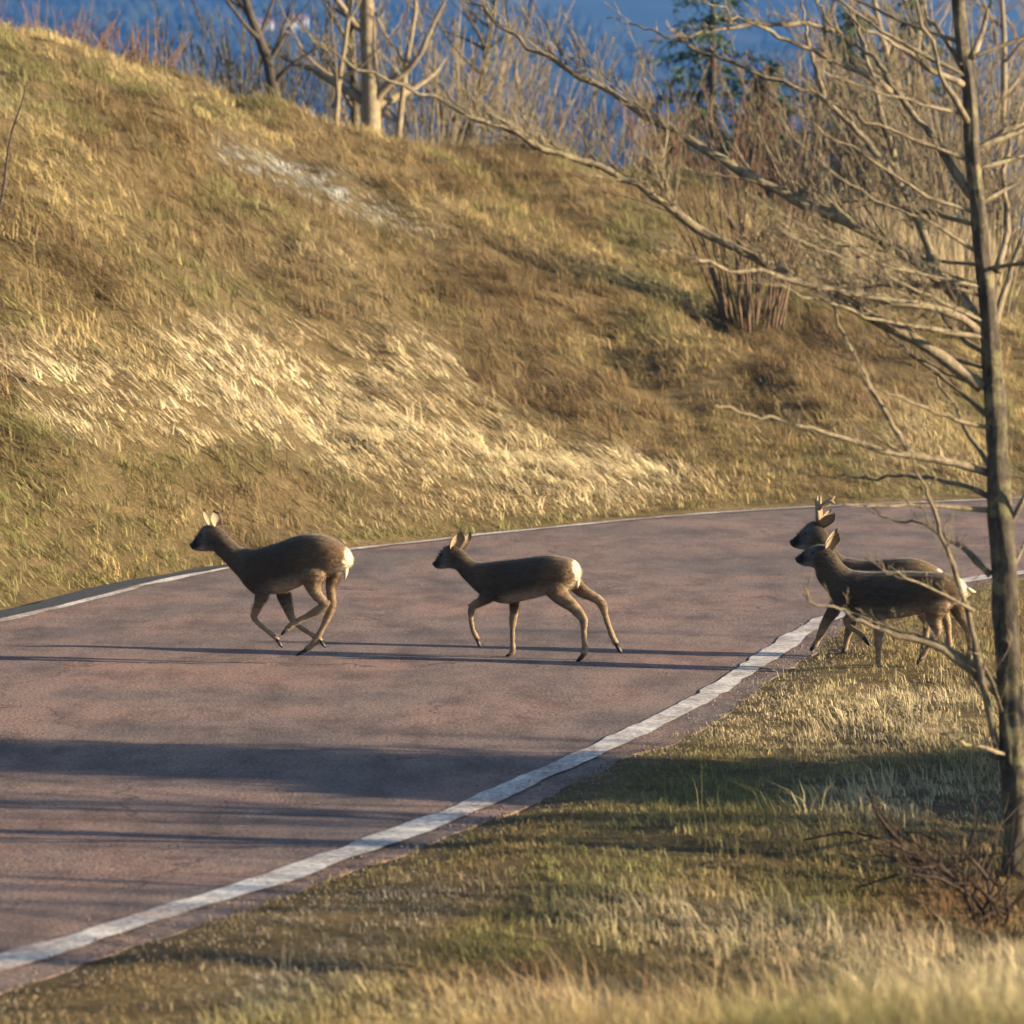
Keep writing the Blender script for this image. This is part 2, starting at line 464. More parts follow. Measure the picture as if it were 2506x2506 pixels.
def grass(name, label, C, tint, nb, hlo, hhi, spread, lean, wid, flat, wind=0.30, wdir=None):
    """every blade a bent three-triangle strip; C tuft centres, the rest one value per tuft"""
    rep = lambda q: np.repeat(np.asarray(q), nb, axis=0)
    n = int(nb.sum())
    a, rad = rng.uniform(0, 2 * math.pi, n), np.sqrt(rng.uniform(0, 1, n)) * rep(spread)
    bx, by = rep(C[:, 0]) + rad * np.cos(a), rep(C[:, 1]) + rad * np.sin(a)
    bz = rep(C[:, 2])
    h = rep(hlo) + (rep(hhi) - rep(hlo)) * rng.uniform(0, 1, n) ** 1.3
    d = rng.uniform(0, 2 * math.pi, n)
    ln = rep(lean); fl_ = rep(flat)
    k = rng.uniform(0.15, 1, n) * ln
    wd_ = np.zeros(n) if wdir is None else rep(wdir)
    wk = np.where(fl_ > .3, wind * 2.6, wind) * ln; k = np.where(fl_ > .3, k * .55, k)
    dx, dy = (np.cos(d) * k + np.cos(wd_) * wk) * h, (np.sin(d) * k + np.sin(wd_) * wk) * h
    sa = d + 1.57 + rng.normal(0, .7, n)
    w = rep(wid) * rng.uniform(.6, 1.3, n) * 0.5
    wx, wy = np.cos(sa) * w, np.sin(sa) * w
    V = np.empty((n, 5, 3), np.float32)
    for j, t in ((0, 0.0), (2, 0.55)):
        px_, py_, pz_ = bx + dx * t * t * (1 + fl_), by + dy * t * t * (1 + fl_), bz - 0.03 * (t == 0) + h * t * (1 - fl_ * t)
        q = 1 - 0.35 * (t > 0)
        V[:, j] = np.stack([px_ - wx * q, py_ - wy * q, pz_], 1); V[:, j + 1] = np.stack([px_ + wx * q, py_ + wy * q, pz_], 1)
    V[:, 4] = np.stack([bx + dx * (1 + fl_), by + dy * (1 + fl_), bz + h * (1 - fl_)], 1)
    I = (np.arange(n)[:, None] * 5 + np.array([[0, 1, 2, 1, 3, 2, 2, 3, 4]])).ravel()
    me = bpy.data.meshes.new(name)
    me.vertices.add(n * 5); me.vertices.foreach_set('co', V.ravel())
    me.loops.add(n * 9); me.loops.foreach_set('vertex_index', I.astype(np.int32))
    me.polygons.add(n * 3); me.polygons.foreach_set('loop_start', np.arange(0, n * 9, 3, dtype=np.int32))
    me.update(calc_edges=True)
    col = rep(tint) * rng.uniform(.68, 1.28, (n, 1)) * rng.uniform(.94, 1.06, (n, 3))
    cc = np.ones((n, 5, 4), np.float32); cc[..., :3] = col[:, None]
    at = me.attributes.new('tint', 'FLOAT_COLOR', 'POINT'); at.data.foreach_set('color', cc.clip(0, .85).ravel())
    me.materials.append(MATS['grass_blade'])
    o = bpy.data.objects.new(name, me); COL.objects.link(o)
    return tag(o, label, 'grass', kind='stuff')

def ell(u, v, cx, cy, rx, ry, ang=0, soft=0.6):
    a = math.radians(ang); dx, dy = u - cx, v - cy
    q = ((dx * math.cos(a) + dy * math.sin(a)) / rx) ** 2 + ((-dx * math.sin(a) + dy * math.cos(a)) / ry) ** 2
    return 1 - sstep(1 - soft, 1 + soft, np.sqrt(q))

STRAW, PALE, BROWN, GREEN, GREY, RUST = map(np.array, ((0.37, 0.285, 0.130), (0.58, 0.47, 0.285), (0.19, 0.128, 0.062), (0.17, 0.175, 0.060), (0.40, 0.40, 0.36), (0.24, 0.135, 0.065)))
def mixc(c, col, w): return c * (1 - w[:, None]) + col[None] * w[:, None]

# hillside grass
n_ = 86000
Y = 20 + 50 * rng.uniform(0, 1, n_) ** 1.2; X = rng.uniform(-1, 1, n_) * (0.142 * Y + 1.5)
keep = (sdist(X, Y, FE[::2]) > 0.30) & (rng.uniform(0, 1, n_) < np.interp(Y, [20, 34, 40, 70], [1, .9, .62, .40]))
X, Y = X[keep], Y[keep]; N_ = len(X)
dF = sdist(X, Y, FE[::2]); Z = height(X, Y)
u, v = to_px(np.stack([X, Y, Z], -1))
nA, nB = fbm(X * 0.5, Y * 0.28, 61, 4), fbm(X * 1.3 + 40, Y * 0.7, 62, 4)
nC = fbm(X * 0.9 - 17, Y * 0.4 + 5, 63, 3)
pale = np.clip(sum(ell(u, v, *q) for q in ((800, 950, 330, 110, 14), (1100, 1110, 430, 85, 12), (190, 940, 190, 70, 24), (1000, 900, 130, 70, 30), (1560, 1165, 200, 40, 8), (260, 1040, 160, 45, 10), (480, 1010, 120, 60, 10))), 0, 1) * (0.30 + 1.1 * sstep(.36, .60, nB)) * (.55 + .8 * sstep(.35, .6, nA))
path = np.clip(ell(u, v, 800, 462, 230, 38, 22) + ell(u, v, 610, 400, 80, 26, 15), 0, 1)
brown = np.clip(sum(ell(u, v, *q) for q in ((430, 720, 420, 110, 10), (900, 730, 330, 120, 12), (1450, 960, 420, 130, 14), (1300, 700, 300, 60, 12), (700, 620, 300, 70, 10), (1150, 600, 200, 40, 15), (2000, 900, 300, 120, 0), (550, 1180, 500, 60, 5))), 0, 1) * (0.25 + 1.0 * nC)
green = np.clip(sum(ell(u, v, *q) for q in ((120, 1260, 260, 120, -10), (330, 1150, 260, 50, 0), (1600, 1270, 600, 28, -4), (1000, 1310, 300, 26, -6), (120, 1060, 160, 60, 10), (500, 700, 200, 50, 20))), 0, 1) * (0.15 + 0.9 * nA)
c = mixc(np.repeat(STRAW[None], N_, 0), PALE, sstep(0.48, 0.72, nA) * 0.5)
c = mixc(c, BROWN, sstep(0.46, 0.62, nC) * 0.75); c = mixc(c, GREEN, sstep(0.50, 0.64, nB) * 0.6)
c = mixc(c, BROWN * .9, np.clip(brown * 1.05, 0, .85)); c = mixc(c, GREEN, np.clip(green, 0, .75)); c = mixc(c, PALE * 1.12, np.clip(pale * 1.15, 0, .95))
c = mixc(c, GREY, np.clip(path, 0, .9))
c = c * rng.uniform(0.55, 1.4, (N_, 1))
isflat = (rng.uniform(0, 1, N_) < np.clip(pale * 1.2 + path + 0.64, 0, 1) * .93)
stalk = (rng.uniform(0, 1, N_) < 0.035) & (dF > 1.2) & ~isflat
ht = np.interp(dF, [0.2, 0.9, 2.0], [0.42, 0.8, 1.0]) * rng.uniform(.6, 1.3, N_) * (0.35 + 1.0 * nC) * np.where(path > .4, .6, 1)
nb = rng.integers(9, 14, N_); nb[stalk] = 4
grass('hillside_grass', 'long dry golden grass covering the hillside beyond the road', np.stack([X, Y, Z], -1), c, nb,
      np.where(stalk, .4, .10) * ht, np.where(stalk, .9, np.where(pale > .3, .36, .30)) * ht, np.where(isflat, .12, .09), np.where(stalk, .3, np.where(isflat, 1.15, .8)),
      np.where(stalk, .006, .0095) * np.interp(Y, [20, 60], [.75, 1.3]), np.where(isflat, np.where(pale > .3, .60, .64), .25), wind=.42, wdir=math.pi + .35 + (fbm(X * .45, Y * .25, 65, 2) - .5) * 3.2)

# verge and bank grass on the near side
n_ = 41000
Y = 8.6 + (32 - 8.6) * rng.uniform(0, 1, n_) ** 1.1; X = rng.uniform(-1, 1, n_) * (0.142 * Y + 1.0)
dN = -sdist(X, Y, NE[::2])
keep = dN > -0.16 + 0.16 * rng.uniform(0, 1, n_) ** .3
X, Y, dN = X[keep], Y[keep], dN[keep]
Z = np.where(dN < 0, 0.0, height(X, Y)); u, v = to_px(np.stack([X, Y, Z], -1))
nA, nB, nC = fbm(X * 0.9, Y * 0.5, 71, 4), fbm(X * 2.1 + 40, Y * 1.1, 72, 4), fbm(X * 1.5 - 17, Y * 0.8 + 5, 73, 3)
bare = np.clip(ell(u, v, 300, 2420, 520, 130, -8) + ell(u, v, 900, 2250, 300, 60, -14), 0, 1)
keep = (rng.uniform(0, 1, len(X)) > bare * 0.5 * (0.6 + nB)) & (rng.uniform(0, 1, len(X)) < (sstep(0, 0.45, dN) * 0.8 + 0.22) * np.where(Y > 14, .45 + 1.0 * sstep(.38, .56, nC), 1))
X, Y, Z, dN, u, v, nA, nB, nC, bare = (q[keep] for q in (X, Y, Z, dN, u, v, nA, nB, nC, bare)); N_ = len(X)
green = np.clip(sum(ell(u, v, *q) for q in ((1720, 1990, 230, 120, -20), (1950, 1660, 260, 60, 10), (1400, 2180, 260, 90, -25), (2050, 2010, 160, 60), (1330, 2330, 300, 60), (2000, 2200, 200, 80), (1650, 1830, 120, 40, -30))), 0, 1) * (0.35 + 0.8 * nA)
dry = np.clip(sum(ell(u, v, *q) for q in ((2100, 1750, 420, 90), (1900, 2330, 500, 90, 10), (2400, 2420, 300, 130), (1500, 2480, 600, 60), (2250, 1960, 260, 60))), 0, 1) * (0.4 + .7 * nB)
rust = np.clip(ell(u, v, 1550, 2420, 420, 70) + ell(u, v, 2350, 2230, 220, 90) + ell(u, v, 700, 2300, 500, 70, -12), 0, 1) * (.2 + .9 * nC)
c = mixc(np.repeat(STRAW[None] * 0.9, N_, 0), GREEN, sstep(0.46, 0.62, nA) * 0.55)
c = mixc(c, BROWN * .9, sstep(0.44, 0.62, nC) * 0.7); c = mixc(c, GREEN * 1.0, np.clip(green * .95, 0, .75)); c = mixc(c, PALE * .95, np.clip(dry, 0, .9)); c = mixc(c, RUST, np.clip(rust, 0, .8)); c = mixc(c, GREY * .8, np.clip(bare * nB * 1.3, 0, .8)); c = mixc(c, BROWN * 1.5, np.clip(bare * (1 - nB), 0, .8))
c = c * rng.uniform(0.65, 1.3, (N_, 1))
longw = sstep(14.0, 12.5, Y) * 0.7 * (1 - bare) + dry * 0.10 + 0.08 * sstep(1, 2, dN)
lng = rng.uniform(0, 1, N_) < longw
stalk = (rng.uniform(0, 1, N_) < 0.015) & (dN > .7)
ht = rng.uniform(.5, 1.2, N_) * (.35 + .7 * nB) * np.interp(dN, [0, .7, 1.5], [.45, .8, 1.0]) * np.where(Y < 14.5, 1.25, 1) * np.where(bare > .4, .6, 1)
nb = rng.integers(9, 14, N_); nb[stalk] = 3
grass('verge_grass', 'mixed green and straw coloured grass on the near roadside verge and bank', np.stack([X, Y, Z], -1), c, nb,
      np.where(stalk, .25, np.where(lng, .09, .025)) * ht, np.where(stalk, .5, np.where(lng, .30, .12)) * ht, np.full(N_, .075), np.where(stalk, .35, .85),
      np.where(stalk, .004, .0055) + np.zeros(N_), rng.uniform(.1, .8, N_) * (rng.uniform(0, 1, N_) < .7), wind=0.32, wdir=math.pi + (nA - .5) * 4)
# gravel crumbled off the road edge
NG_ = 5200
gi_ = rng.integers(60, 430, NG_); gd = np.abs(rng.normal(0, .16, NG_)) * np.where(rng.uniform(0, 1, NG_) < .35, -1, 1) + .03
gt = np.gradient(NE, axis=0); gt /= np.linalg.norm(gt, axis=1)[:, None]
GP = NE[gi_] + np.stack([gt[gi_, 1], -gt[gi_, 0]], 1) * gd[:, None] + gt[gi_] * rng.uniform(-.15, .15, (NG_, 1))
gz = np.where(gd < 0, 0.001, height(GP[:, 0], GP[:, 1]))
v_, f_ = [], []
for p, z in zip(GP, gz):
    s_ = rng.uniform(.003, .011); b0 = len(v_)
    for d in ((1, 0, 0), (-1, 0, 0), (0, 1, 0), (0, -1, 0), (0, 0, .8), (0, 0, -.5)):
        v_.append((p[0] + (d[0] + rng.normal(0, .2)) * s_, p[1] + (d[1] + rng.normal(0, .2)) * s_, z + d[2] * s_ + s_ * .2))
    f_ += [(b0 + a, b0 + c_, b0 + t) for (a, c_) in ((0, 2), (2, 1), (1, 3), (3, 0)) for t in (4, 5)]
tag(mesh_obj('gravel', v_, f_, 'stone'), 'crumbled gravel along the worn near edge of the asphalt', 'gravel', kind='stuff')

# ------------------------------------------------------------------ deer
COAT, BACKC, LEGC, WHITE, GREYF, BLACK, NECKC = map(np.array, ((0.060, 0.044, 0.030), (0.044, 0.030, 0.020), (0.235, 0.17, 0.105), (0.58, 0.51, 0.38), (0.105, 0.098, 0.090), (0.010, 0.009, 0.008), (0.072, 0.054, 0.038)))

def deer(name, label, org, zs, anchor, Yd, yaw, trunk, legs, ears, eye, rump, antlers=None, lift=0.0, tail=None, rw=0.085, hocks=()):
    """trunk: (top, bottom, half width m, colour) rings traced in the enlarged photograph; org/zs map them to photo pixels"""
    mpp = Yd / FPX
    ax, ay = anchor
    def loc(p, w=0.0):
        return np.array([(org[0] + p[0] / zs - ax) * mpp, w, (ay - (org[1] + p[1] / zs)) * mpp])
    ppm = zs / mpp                                   # enlarged px per metre
    V, F, Cc = [], [], []
    NR = 20
    def loft(rings):                                 # ring = centre, in-plane half axis, half width, colour(s)
        b0 = len(V)
        for (c, h, w, col, colb) in rings:
            for k in range(NR):
                a = 2 * math.pi * k / NR
                cs, sn = math.cos(a), math.sin(a)
                ex = 0.88
                V.append(c + h * math.copysign(abs(cs) ** ex, cs) + np.array([0, w * math.copysign(abs(sn) ** ex, sn), 0]))
                t = sstep(-0.35, -0.85, cs)
                Cc.append(col * (1 - t) + colb * t)
        n = len(rings)
        for i in range(n - 1):
            for k in range(NR):
                k2 = (k + 1) % NR
                F.append((b0 + i * NR + k, b0 + i * NR + k2, b0 + (i + 1) * NR + k2, b0 + (i + 1) * NR + k))
        F.append(tuple(b0 + k for k in reversed(range(NR)))); F.append(tuple(b0 + (n - 1) * NR + k for k in range(NR)))
    rings = []
    for (t, bt, w, col, colb) in trunk:
        T, B = loc(t), loc(bt)
        rings.append(((T + B) / 2, (T - B) / 2, w, col, colb))
    # densify so that the outline stays smooth
    Rn = []
    for i in range(len(rings) - 1):
        for q in (0, 1 / 3, 2 / 3):
            p0, p1, p2, p3 = (rings[max(0, min(len(rings) - 1, i + k))] for k in (-1, 0, 1, 2))
            cr = lambda j: 0.5 * (2 * p1[j] + (p2[j] - p0[j]) * q + (2 * p0[j] - 5 * p1[j] + 4 * p2[j] - p3[j]) * q * q + (3 * p1[j] - p0[j] - 3 * p2[j] + p3[j]) * q ** 3)
            Rn.append((cr(0), cr(1), max(0.004, float(cr(2))), p1[3] * (1 - q) + p2[3] * q, p1[4] * (1 - q) + p2[4] * q))
    Rn.append(rings[-1])
    loft(Rn)
    hooves = []
    for li, (pts, side, tip) in enumerate(legs):
        P = []
        for i, (x, y, r) in enumerate(pts):
            w = side * (0.030 if i == 0 else 0.064 if i == 1 else 0.060)
            P.append((loc((x, y), w), r / ppm * (.7 if i == 0 else 1)))
        n = len(P); D = []
        for i in range(n - 1):
            for q in (0, .5):
                p0, p1, p2, p3 = (P[max(0, min(n - 1, i + k))] for k in (-1, 0, 1, 2))
                cr = lambda j: 0.5 * (2 * p1[j] + (p2[j] - p0[j]) * q + (2 * p0[j] - 5 * p1[j] + 4 * p2[j] - p3[j]) * q * q + (3 * p1[j] - p0[j] - 3 * p2[j] + p3[j]) * q ** 3)
                D.append((cr(0), cr(1), i + q))
        D.append((*P[-1], n - 1))
        rl = []
        for i, (c, r, t) in enumerate(D):
            tg = D[min(i + 1, len(D) - 1)][0] - D[max(i - 1, 0)][0]
            tg = tg / (np.linalg.norm(tg) + 1e-9)
            nrm = np.array([-tg[2], 0, tg[0]])
            f = float(sstep(0.8, 3.2, np.array(t)))
            col = (COAT if li < 2 else HAUNCH_LIT) * (1 - f) + LEGC * f
            wr = min(r * (0.64 if t < 1.5 else 0.82), 0.072)
            bone = 0.84 if (t > 3.2 and abs(t - round(t)) < .26 and 0 < n - 1 - t < 3.6) else 1.0
            rl.append((c, nrm * r * bone, wr * bone, col, col))
        loft(rl)
        hooves.append((D[-1][0], loc(tip, side * 0.058), D[-1][1]))
    for (x, y, r, side, dx_, dy_) in hocks:               # the bony point of the heel
        a0, a1 = loc((x - dx_, y - dy_), side * .06), loc((x, y), side * .06)
        tg = (a1 - a0) / np.linalg.norm(a1 - a0); nn = np.array([-tg[2], 0, tg[0]])
        loft([(a0, nn * r / ppm * 1.2, r / ppm, LEGC * .8, LEGC * .8), (a0 * .4 + a1 * .6, nn * r / ppm, r / ppm * .85, LEGC * .8, LEGC * .8), (a1, nn * r / ppm * .35, r / ppm * .4, LEGC * .8, LEGC * .8)])
    me = bpy.data.meshes.new('tmp'); me.from_pydata([tuple(p) for p in V], [], F); me.update()
    bm = bmesh.new(); bm.from_mesh(me)
    bmesh.ops.triangulate(bm, faces=[f for f in bm.faces if len(f.verts) > 4]); bmesh.ops.recalc_face_normals(bm, faces=bm.faces[:])
    bm.to_mesh(me); bm.free()
    tmp = bpy.data.objects.new('tmp', me); COL.objects.link(tmp)
    rm_ = tmp.modifiers.new('r', 'REMESH'); rm_.mode = 'VOXEL'; rm_.voxel_size = 0.0062; rm_.use_smooth_shade = True
    sm = tmp.modifiers.new('s', 'SMOOTH'); sm.factor = 0.5; sm.iterations = 3
    dg = bpy.context.evaluated_depsgraph_get()
    body_me = bpy.data.meshes.new_from_object(tmp.evaluated_get(dg))
    bpy.data.objects.remove(tmp); bpy.data.meshes.remove(me)
    body_me.name = 'body'; body_me.materials.clear(); body_me.materials.append(MATS['fur'])
    root = empty(name, (at_y(ax, ay, Yd)[0], Yd, at_y(ax, ay, Yd)[2] + lift), yaw)
    body = bpy.data.objects.new('body', body_me); COL.objects.link(body); body.parent = root
    # coat colours from the rings, then the rump patch
    kd = kdtree.KDTree(len(V))
    for i, p in enumerate(V): kd.insert(Vector(p), i)
    kd.balance()
    co = np.empty(len(body_me.vertices) * 3, np.float32); body_me.vertices.foreach_get('co', co); co = co.reshape(-1, 3)
    nrm = np.empty(len(body_me.vertices) * 3, np.float32); body_me.vertices.foreach_get('normal', nrm); nrm = nrm.reshape(-1, 3)
    col = np.empty((len(co), 3))
    for i, p in enumerate(co):
        acc = np.zeros(3); ws = 0
        for (_, j, d) in kd.find_n(p, 5):
            w = 1 / (d + .004); acc += Cc[j] * w; ws += w
        col[i] = acc / ws
    rc_ = loc(rump)
    dd = np.sqrt(((co[:, 0] - rc_[0]) / 0.75) ** 2 + (co[:, 1] / 1.0) ** 2 + ((co[:, 2] - rc_[2]) / 1.05) ** 2)
    wv_ = fbm(co[:, 1] * 60, co[:, 2] * 60, 5, 3)
    f = sstep(rw * 1.15, rw * 0.8, dd + (wv_ - .5) * .03) * sstep(-0.25, 0.25, nrm[:, 0] + 0.1)
    col = col * (1 - f[:, None]) + WHITE * f[:, None]
    col *= (0.8 + 0.4 * fbm(co[:, 0] * 22, co[:, 2] * 40, 9, 3))[:, None]
    ca = body_me.attributes.new('coat', 'FLOAT_COLOR', 'POINT')
    ca.data.foreach_set('color', np.concatenate([col, np.ones((len(col), 1))], 1).astype(np.float32).ravel())
    # short winter fur
    body_me.calc_loop_triangles()
    tri = np.empty(len(body_me.loop_triangles) * 3, np.int32); body_me.loop_triangles.foreach_get('vertices', tri); tri = tri.reshape(-1, 3)
    ar = np.linalg.norm(np.cross(co[tri[:, 1]] - co[tri[:, 0]], co[tri[:, 2]] - co[tri[:, 0]]), axis=1)
    rg = np.random.default_rng(3)
    NF = 26000
    ti = rg.choice(len(tri), NF, p=ar / ar.sum()); bc = rg.dirichlet((1, 1, 1), NF)
    pick_ = lambda A: (A[tri[ti]] * bc[:, :, None]).sum(1)
    P0, Nn, Cl = pick_(co), pick_(nrm), pick_(col)
    flow = np.array([0.9, 0, -0.45]) + rg.normal(0, .22, (NF, 3))
    flow -= (flow * Nn).sum(1)[:, None] * Nn
    leg = sstep(-0.02, 0.10, P0[:, 2] - 0.42 * 0.7)        # shorter on the legs
    ln_ = (0.010 + 0.012 * leg) * rg.uniform(.6, 1.2, NF)
    dirn = flow * 0.9 + Nn * 0.45; dirn /= np.linalg.norm(dirn, axis=1)[:, None]
    sd = np.cross(dirn, Nn); sd /= np.linalg.norm(sd, axis=1)[:, None] + 1e-9
    A = P0 - Nn * .001
    FV = np.stack([A - sd * .0011, A + sd * .0011, A + dirn * ln_[:, None]], 1).reshape(-1, 3)
    fur = mesh_obj('coat_fur', FV, np.arange(NF * 3).reshape(-1, 3).tolist(), 'fur', root)
    fa = fur.data.attributes.new('coat', 'FLOAT_COLOR', 'POINT')
    fc = np.repeat(Cl * rg.uniform(.75, 1.3, (NF, 1)), 3, 0)
    fa.data.foreach_set('color', np.concatenate([fc, np.ones((len(fc), 1))], 1).astype(np.float32).ravel())
    fur['kind'] = 'stuff'
    # hooves: two pointed toes
    for (a, tp, r) in hooves:
        mb = MB()
        d = tp - a; d = d / np.linalg.norm(d); L_ = np.linalg.norm(tp - a)
        for s_ in (-1, 1):
            w = np.array([0, s_ * r * 0.42, 0])
            mb.tube([a + w * .8 - d * .012, a + w + d * L_ * .35, a + w * 1.05 + d * L_ * .72, a + w * .7 + d * L_], [r * .62, r * .66, r * .52, r * .12], 8)
        mb.build('hoof', 'hoof_horn', root)
    # ears: cupped leaves, pale inside
    for (bs, tp, hw, w0, w1, face) in ears:
        B, T = loc(bs, w0), loc(tp, w1)
        a = T - B; L_ = np.linalg.norm(a); a /= L_
        pl = np.array([-a[2], 0, a[0]]); dp = np.cross(a, pl)
        fr = math.radians(face)
        across = pl * math.cos(fr) + np.array([0, 1, 0]) * math.sin(fr); across -= a * across.dot(a); across /= np.linalg.norm(across)
        out = np.cross(a, across)
        if out[1] > 0: out = -out
        ac2 = pl * math.cos(fr) - np.array([0, 1, 0]) * math.sin(fr); ac2 -= a * ac2.dot(a); ac2 /= np.linalg.norm(ac2)
        o2 = np.cross(a, ac2)
        if o2[1] > 0: o2 = -o2
        if o2[0] > out[0]: across, out = ac2, o2
        hwm = hw / ppm
        v, f, cl = [], [], []
        NS, NT = 10, 8
        for layer in (0, 1):
            for i in range(NS + 1):
                s_ = i / NS
                wd = hwm * (0.42 + 0.72 * math.sin(math.pi * min(s_ * 0.92 + 0.1, 1)) ** 0.8) * (1 if s_ < .6 else max(0.03, 1 - ((s_ - .6) / .4) ** 1.8))
                for j in range(NT + 1):
                    t = -1 + 2 * j / NT
                    cup = hwm * 0.75 * (t * t - 0.5) * (1 - 0.6 * s_)
                    p = B + a * (L_ * s_) + across * wd * t * (1 - .12 * (1 - s_)) + out * cup - out * 0.004 * layer
                    v.append(p)
                    edge = abs(t) ** 3
                    inner = np.array((0.30, 0.225, 0.145)) * (1 - edge) + np.array((0.08, 0.055, 0.035)) * edge
                    outer = np.array((0.10, 0.068, 0.042)) * (1 - 0.7 * sstep(.75, 1, np.array(s_)))
                    cl.append(np.append(inner * (1 - .5 * s_ ** 4) if layer == 0 else outer, 1))
        M_ = (NS + 1) * (NT + 1)
        for i in range(NS):
            for j in range(NT):
                q = i * (NT + 1) + j
                f.append((q, q + 1, q + NT + 2, q + NT + 1)); f.append((M_ + q, M_ + q + NT + 1, M_ + q + NT + 2, M_ + q + 1))
        rim = [i * (NT + 1) for i in range(NS + 1)] + [NS * (NT + 1) + j for j in range(1, NT + 1)] + [i * (NT + 1) + NT for i in range(NS - 1, -1, -1)]
        for q0, q1 in zip(rim[:-1], rim[1:]): f.append((q0, q1, M_ + q1, M_ + q0))
        e = mesh_obj('ear', v, f, 'fur', root, smooth=True)
        ea = e.data.attributes.new('coat', 'FLOAT_COLOR', 'POINT'); ea.data.foreach_set('color', np.array(cl, np.float32).ravel())
    # eyes and nose
    def blob(nm, c, rx, ry, rz, mat):
        bm = bmesh.new(); bmesh.ops.create_uvsphere(bm, u_segments=14, v_segments=10, radius=1)
        for q in bm.verts: q.co = Vector((c[0] + q.co.x * rx, c[1] + q.co.y * ry, c[2] + q.co.z * rz))
        m_ = bpy.data.meshes.new(nm); bm.to_mesh(m_); bm.free()
        m_.polygons.foreach_set('use_smooth', [True] * len(m_.polygons)); m_.materials.append(MATS[mat])
        o = bpy.data.objects.new(nm, m_); COL.objects.link(o); o.parent = root
    for s_ in (-1, 1): blob('eye', loc(eye, s_ * 0.043), 0.014, 0.010, 0.010, 'wet_black')
    nt = (np.array(trunk[0][0]) + np.array(trunk[1][0])) / 2
    blob('nose', loc(nt) + np.array([.008, 0, -.004]), 0.017, 0.020, 0.016, 'wet_black')
    for ant in antlers or []:
        mb = MB()
        for (pts, w) in ant:
            D = [loc(p[:2], w + (p[3] if len(p) > 3 else 0)) for p in pts]
            mb.tube(D, [p[2] / ppm for p in pts], 9)
        mb.build('antler', 'velvet', root)
    if tail:
        mb = MB(); mb.tube([loc(p[:2]) for p in tail], [p[2] / ppm for p in tail], 8)
        o = mb.build('rump_tuft', 'fur', root)
        ta = o.data.attributes.new('coat', 'FLOAT_COLOR', 'POINT'); ta.data.foreach_set('color', np.tile([*WHITE * .85, 1], len(o.data.vertices)).astype(np.float32))
    return tag(root, label, 'deer', 'roe deer crossing the road')

HAUNCH_LIT = np.array((0.125, 0.080, 0.043))  # ochre rear coat, lightened as if low sun caught the haunch
BEL = np.array((0.36, 0.29, 0.20))
def head(tip, rows):
    cols = [(BLACK, BLACK), (BLACK, GREYF * 2.2), (GREYF * .75, GREYF * 2.6), (GREYF, GREYF * 1.5), (COAT * 0.95, GREYF), (COAT, GREYF * 1.1), (COAT, NECKC)]
    out = [((tip[0], tip[1] - 6), (tip[0] + 2, tip[1] + 8), 0.008, BLACK, BLACK)]
    for (t, b, w), (c1, c2) in zip(rows, cols): out.append((t, b, w, c1, c2))
    return out
def rest(rows, k):          # k necks first, trunk after
    out = []
    for i, (t, b, w) in enumerate(rows):
        q = float(sstep(len(rows) - 7, len(rows) - 3, np.array(i))); hc = (BACKC * .5 + COAT * .5) * (1 - q) + HAUNCH_LIT * q
        out.append((t, b, w, NECKC if i < k else hc, NECKC * .9 if i < k else (COAT if i < k + 2 else BEL)))
    return out

deer('running_deer', 'doe bounding with all four legs gathered off the ground, white rump', (420, 1200), 3.864, (650, 1626), on_plane(650, 1626)[1], math.radians(-15),
     head((138, 535), [((152, 500), (165, 565), .017), ((200, 435), (215, 577), .026), ((248, 372), (262, 577), .038), ((290, 330), (308, 575), .048), ((350, 325), (346, 574), .050), ((412, 335), (380, 580), .048)])
     + rest([((475, 375), (415, 610), .050), ((540, 438), (465, 655), .054), ((635, 518), (545, 735), .062), ((720, 545), (630, 815), .078), ((810, 545), (715, 920), .092), ((930, 508), (820, 985), .100), ((1050, 470), (970, 968), .106), ((1150, 430), (1090, 950), .104), ((1280, 394), (1210, 905), .098), ((1400, 385), (1325, 845), .106), ((1510, 398), (1430, 800), .112), ((1640, 462), (1545, 765), .102), ((1722, 535), (1660, 735), .066), ((1756, 600), (1738, 680), .03)], 4),
     [([(880, 820, 100), (895, 930, 75), (850, 1060, 44), (805, 1170, 35), (830, 1228, 28), (920, 1300, 25), (1010, 1370, 26), (1045, 1405, 24)], -1, (1088, 1472)),
      ([(1010, 850, 90), (1040, 980, 72), (1085, 1110, 48), (1130, 1220, 35), (1180, 1270, 28), (1290, 1340, 25), (1390, 1395, 27), (1415, 1420, 23)], 1, (1462, 1478)),
      ([(1430, 600, 150), (1395, 740, 130), (1395, 880, 76), (1450, 980, 50), (1515, 1045, 42), (1440, 1105, 40), (1320, 1168, 31), (1200, 1238, 31), (1150, 1272, 31), (1125, 1298, 26)], -1, (1075, 1352)),
      ([(1560, 650, 110), (1540, 780, 70), (1510, 900, 46), (1520, 990, 42), (1528, 1065, 41), (1490, 1170, 37), (1430, 1290, 31), (1375, 1390, 33), (1330, 1450, 33), (1260, 1510, 29)], 1, (1165, 1562))],
     [((335, 345), (243, 185), 38, 0.02, 0.055, 55), ((425, 330), (400, 178), 62, -0.028, -0.045, 45)], (262, 420), (1728, 610), hocks=[(1562, 1012, 26, -1, 45, -38), (1566, 1030, 24, 1, 42, -30)], tail=[(1690, 690, 30), (1690, 750, 24), (1682, 815, 6)], rw=.070)

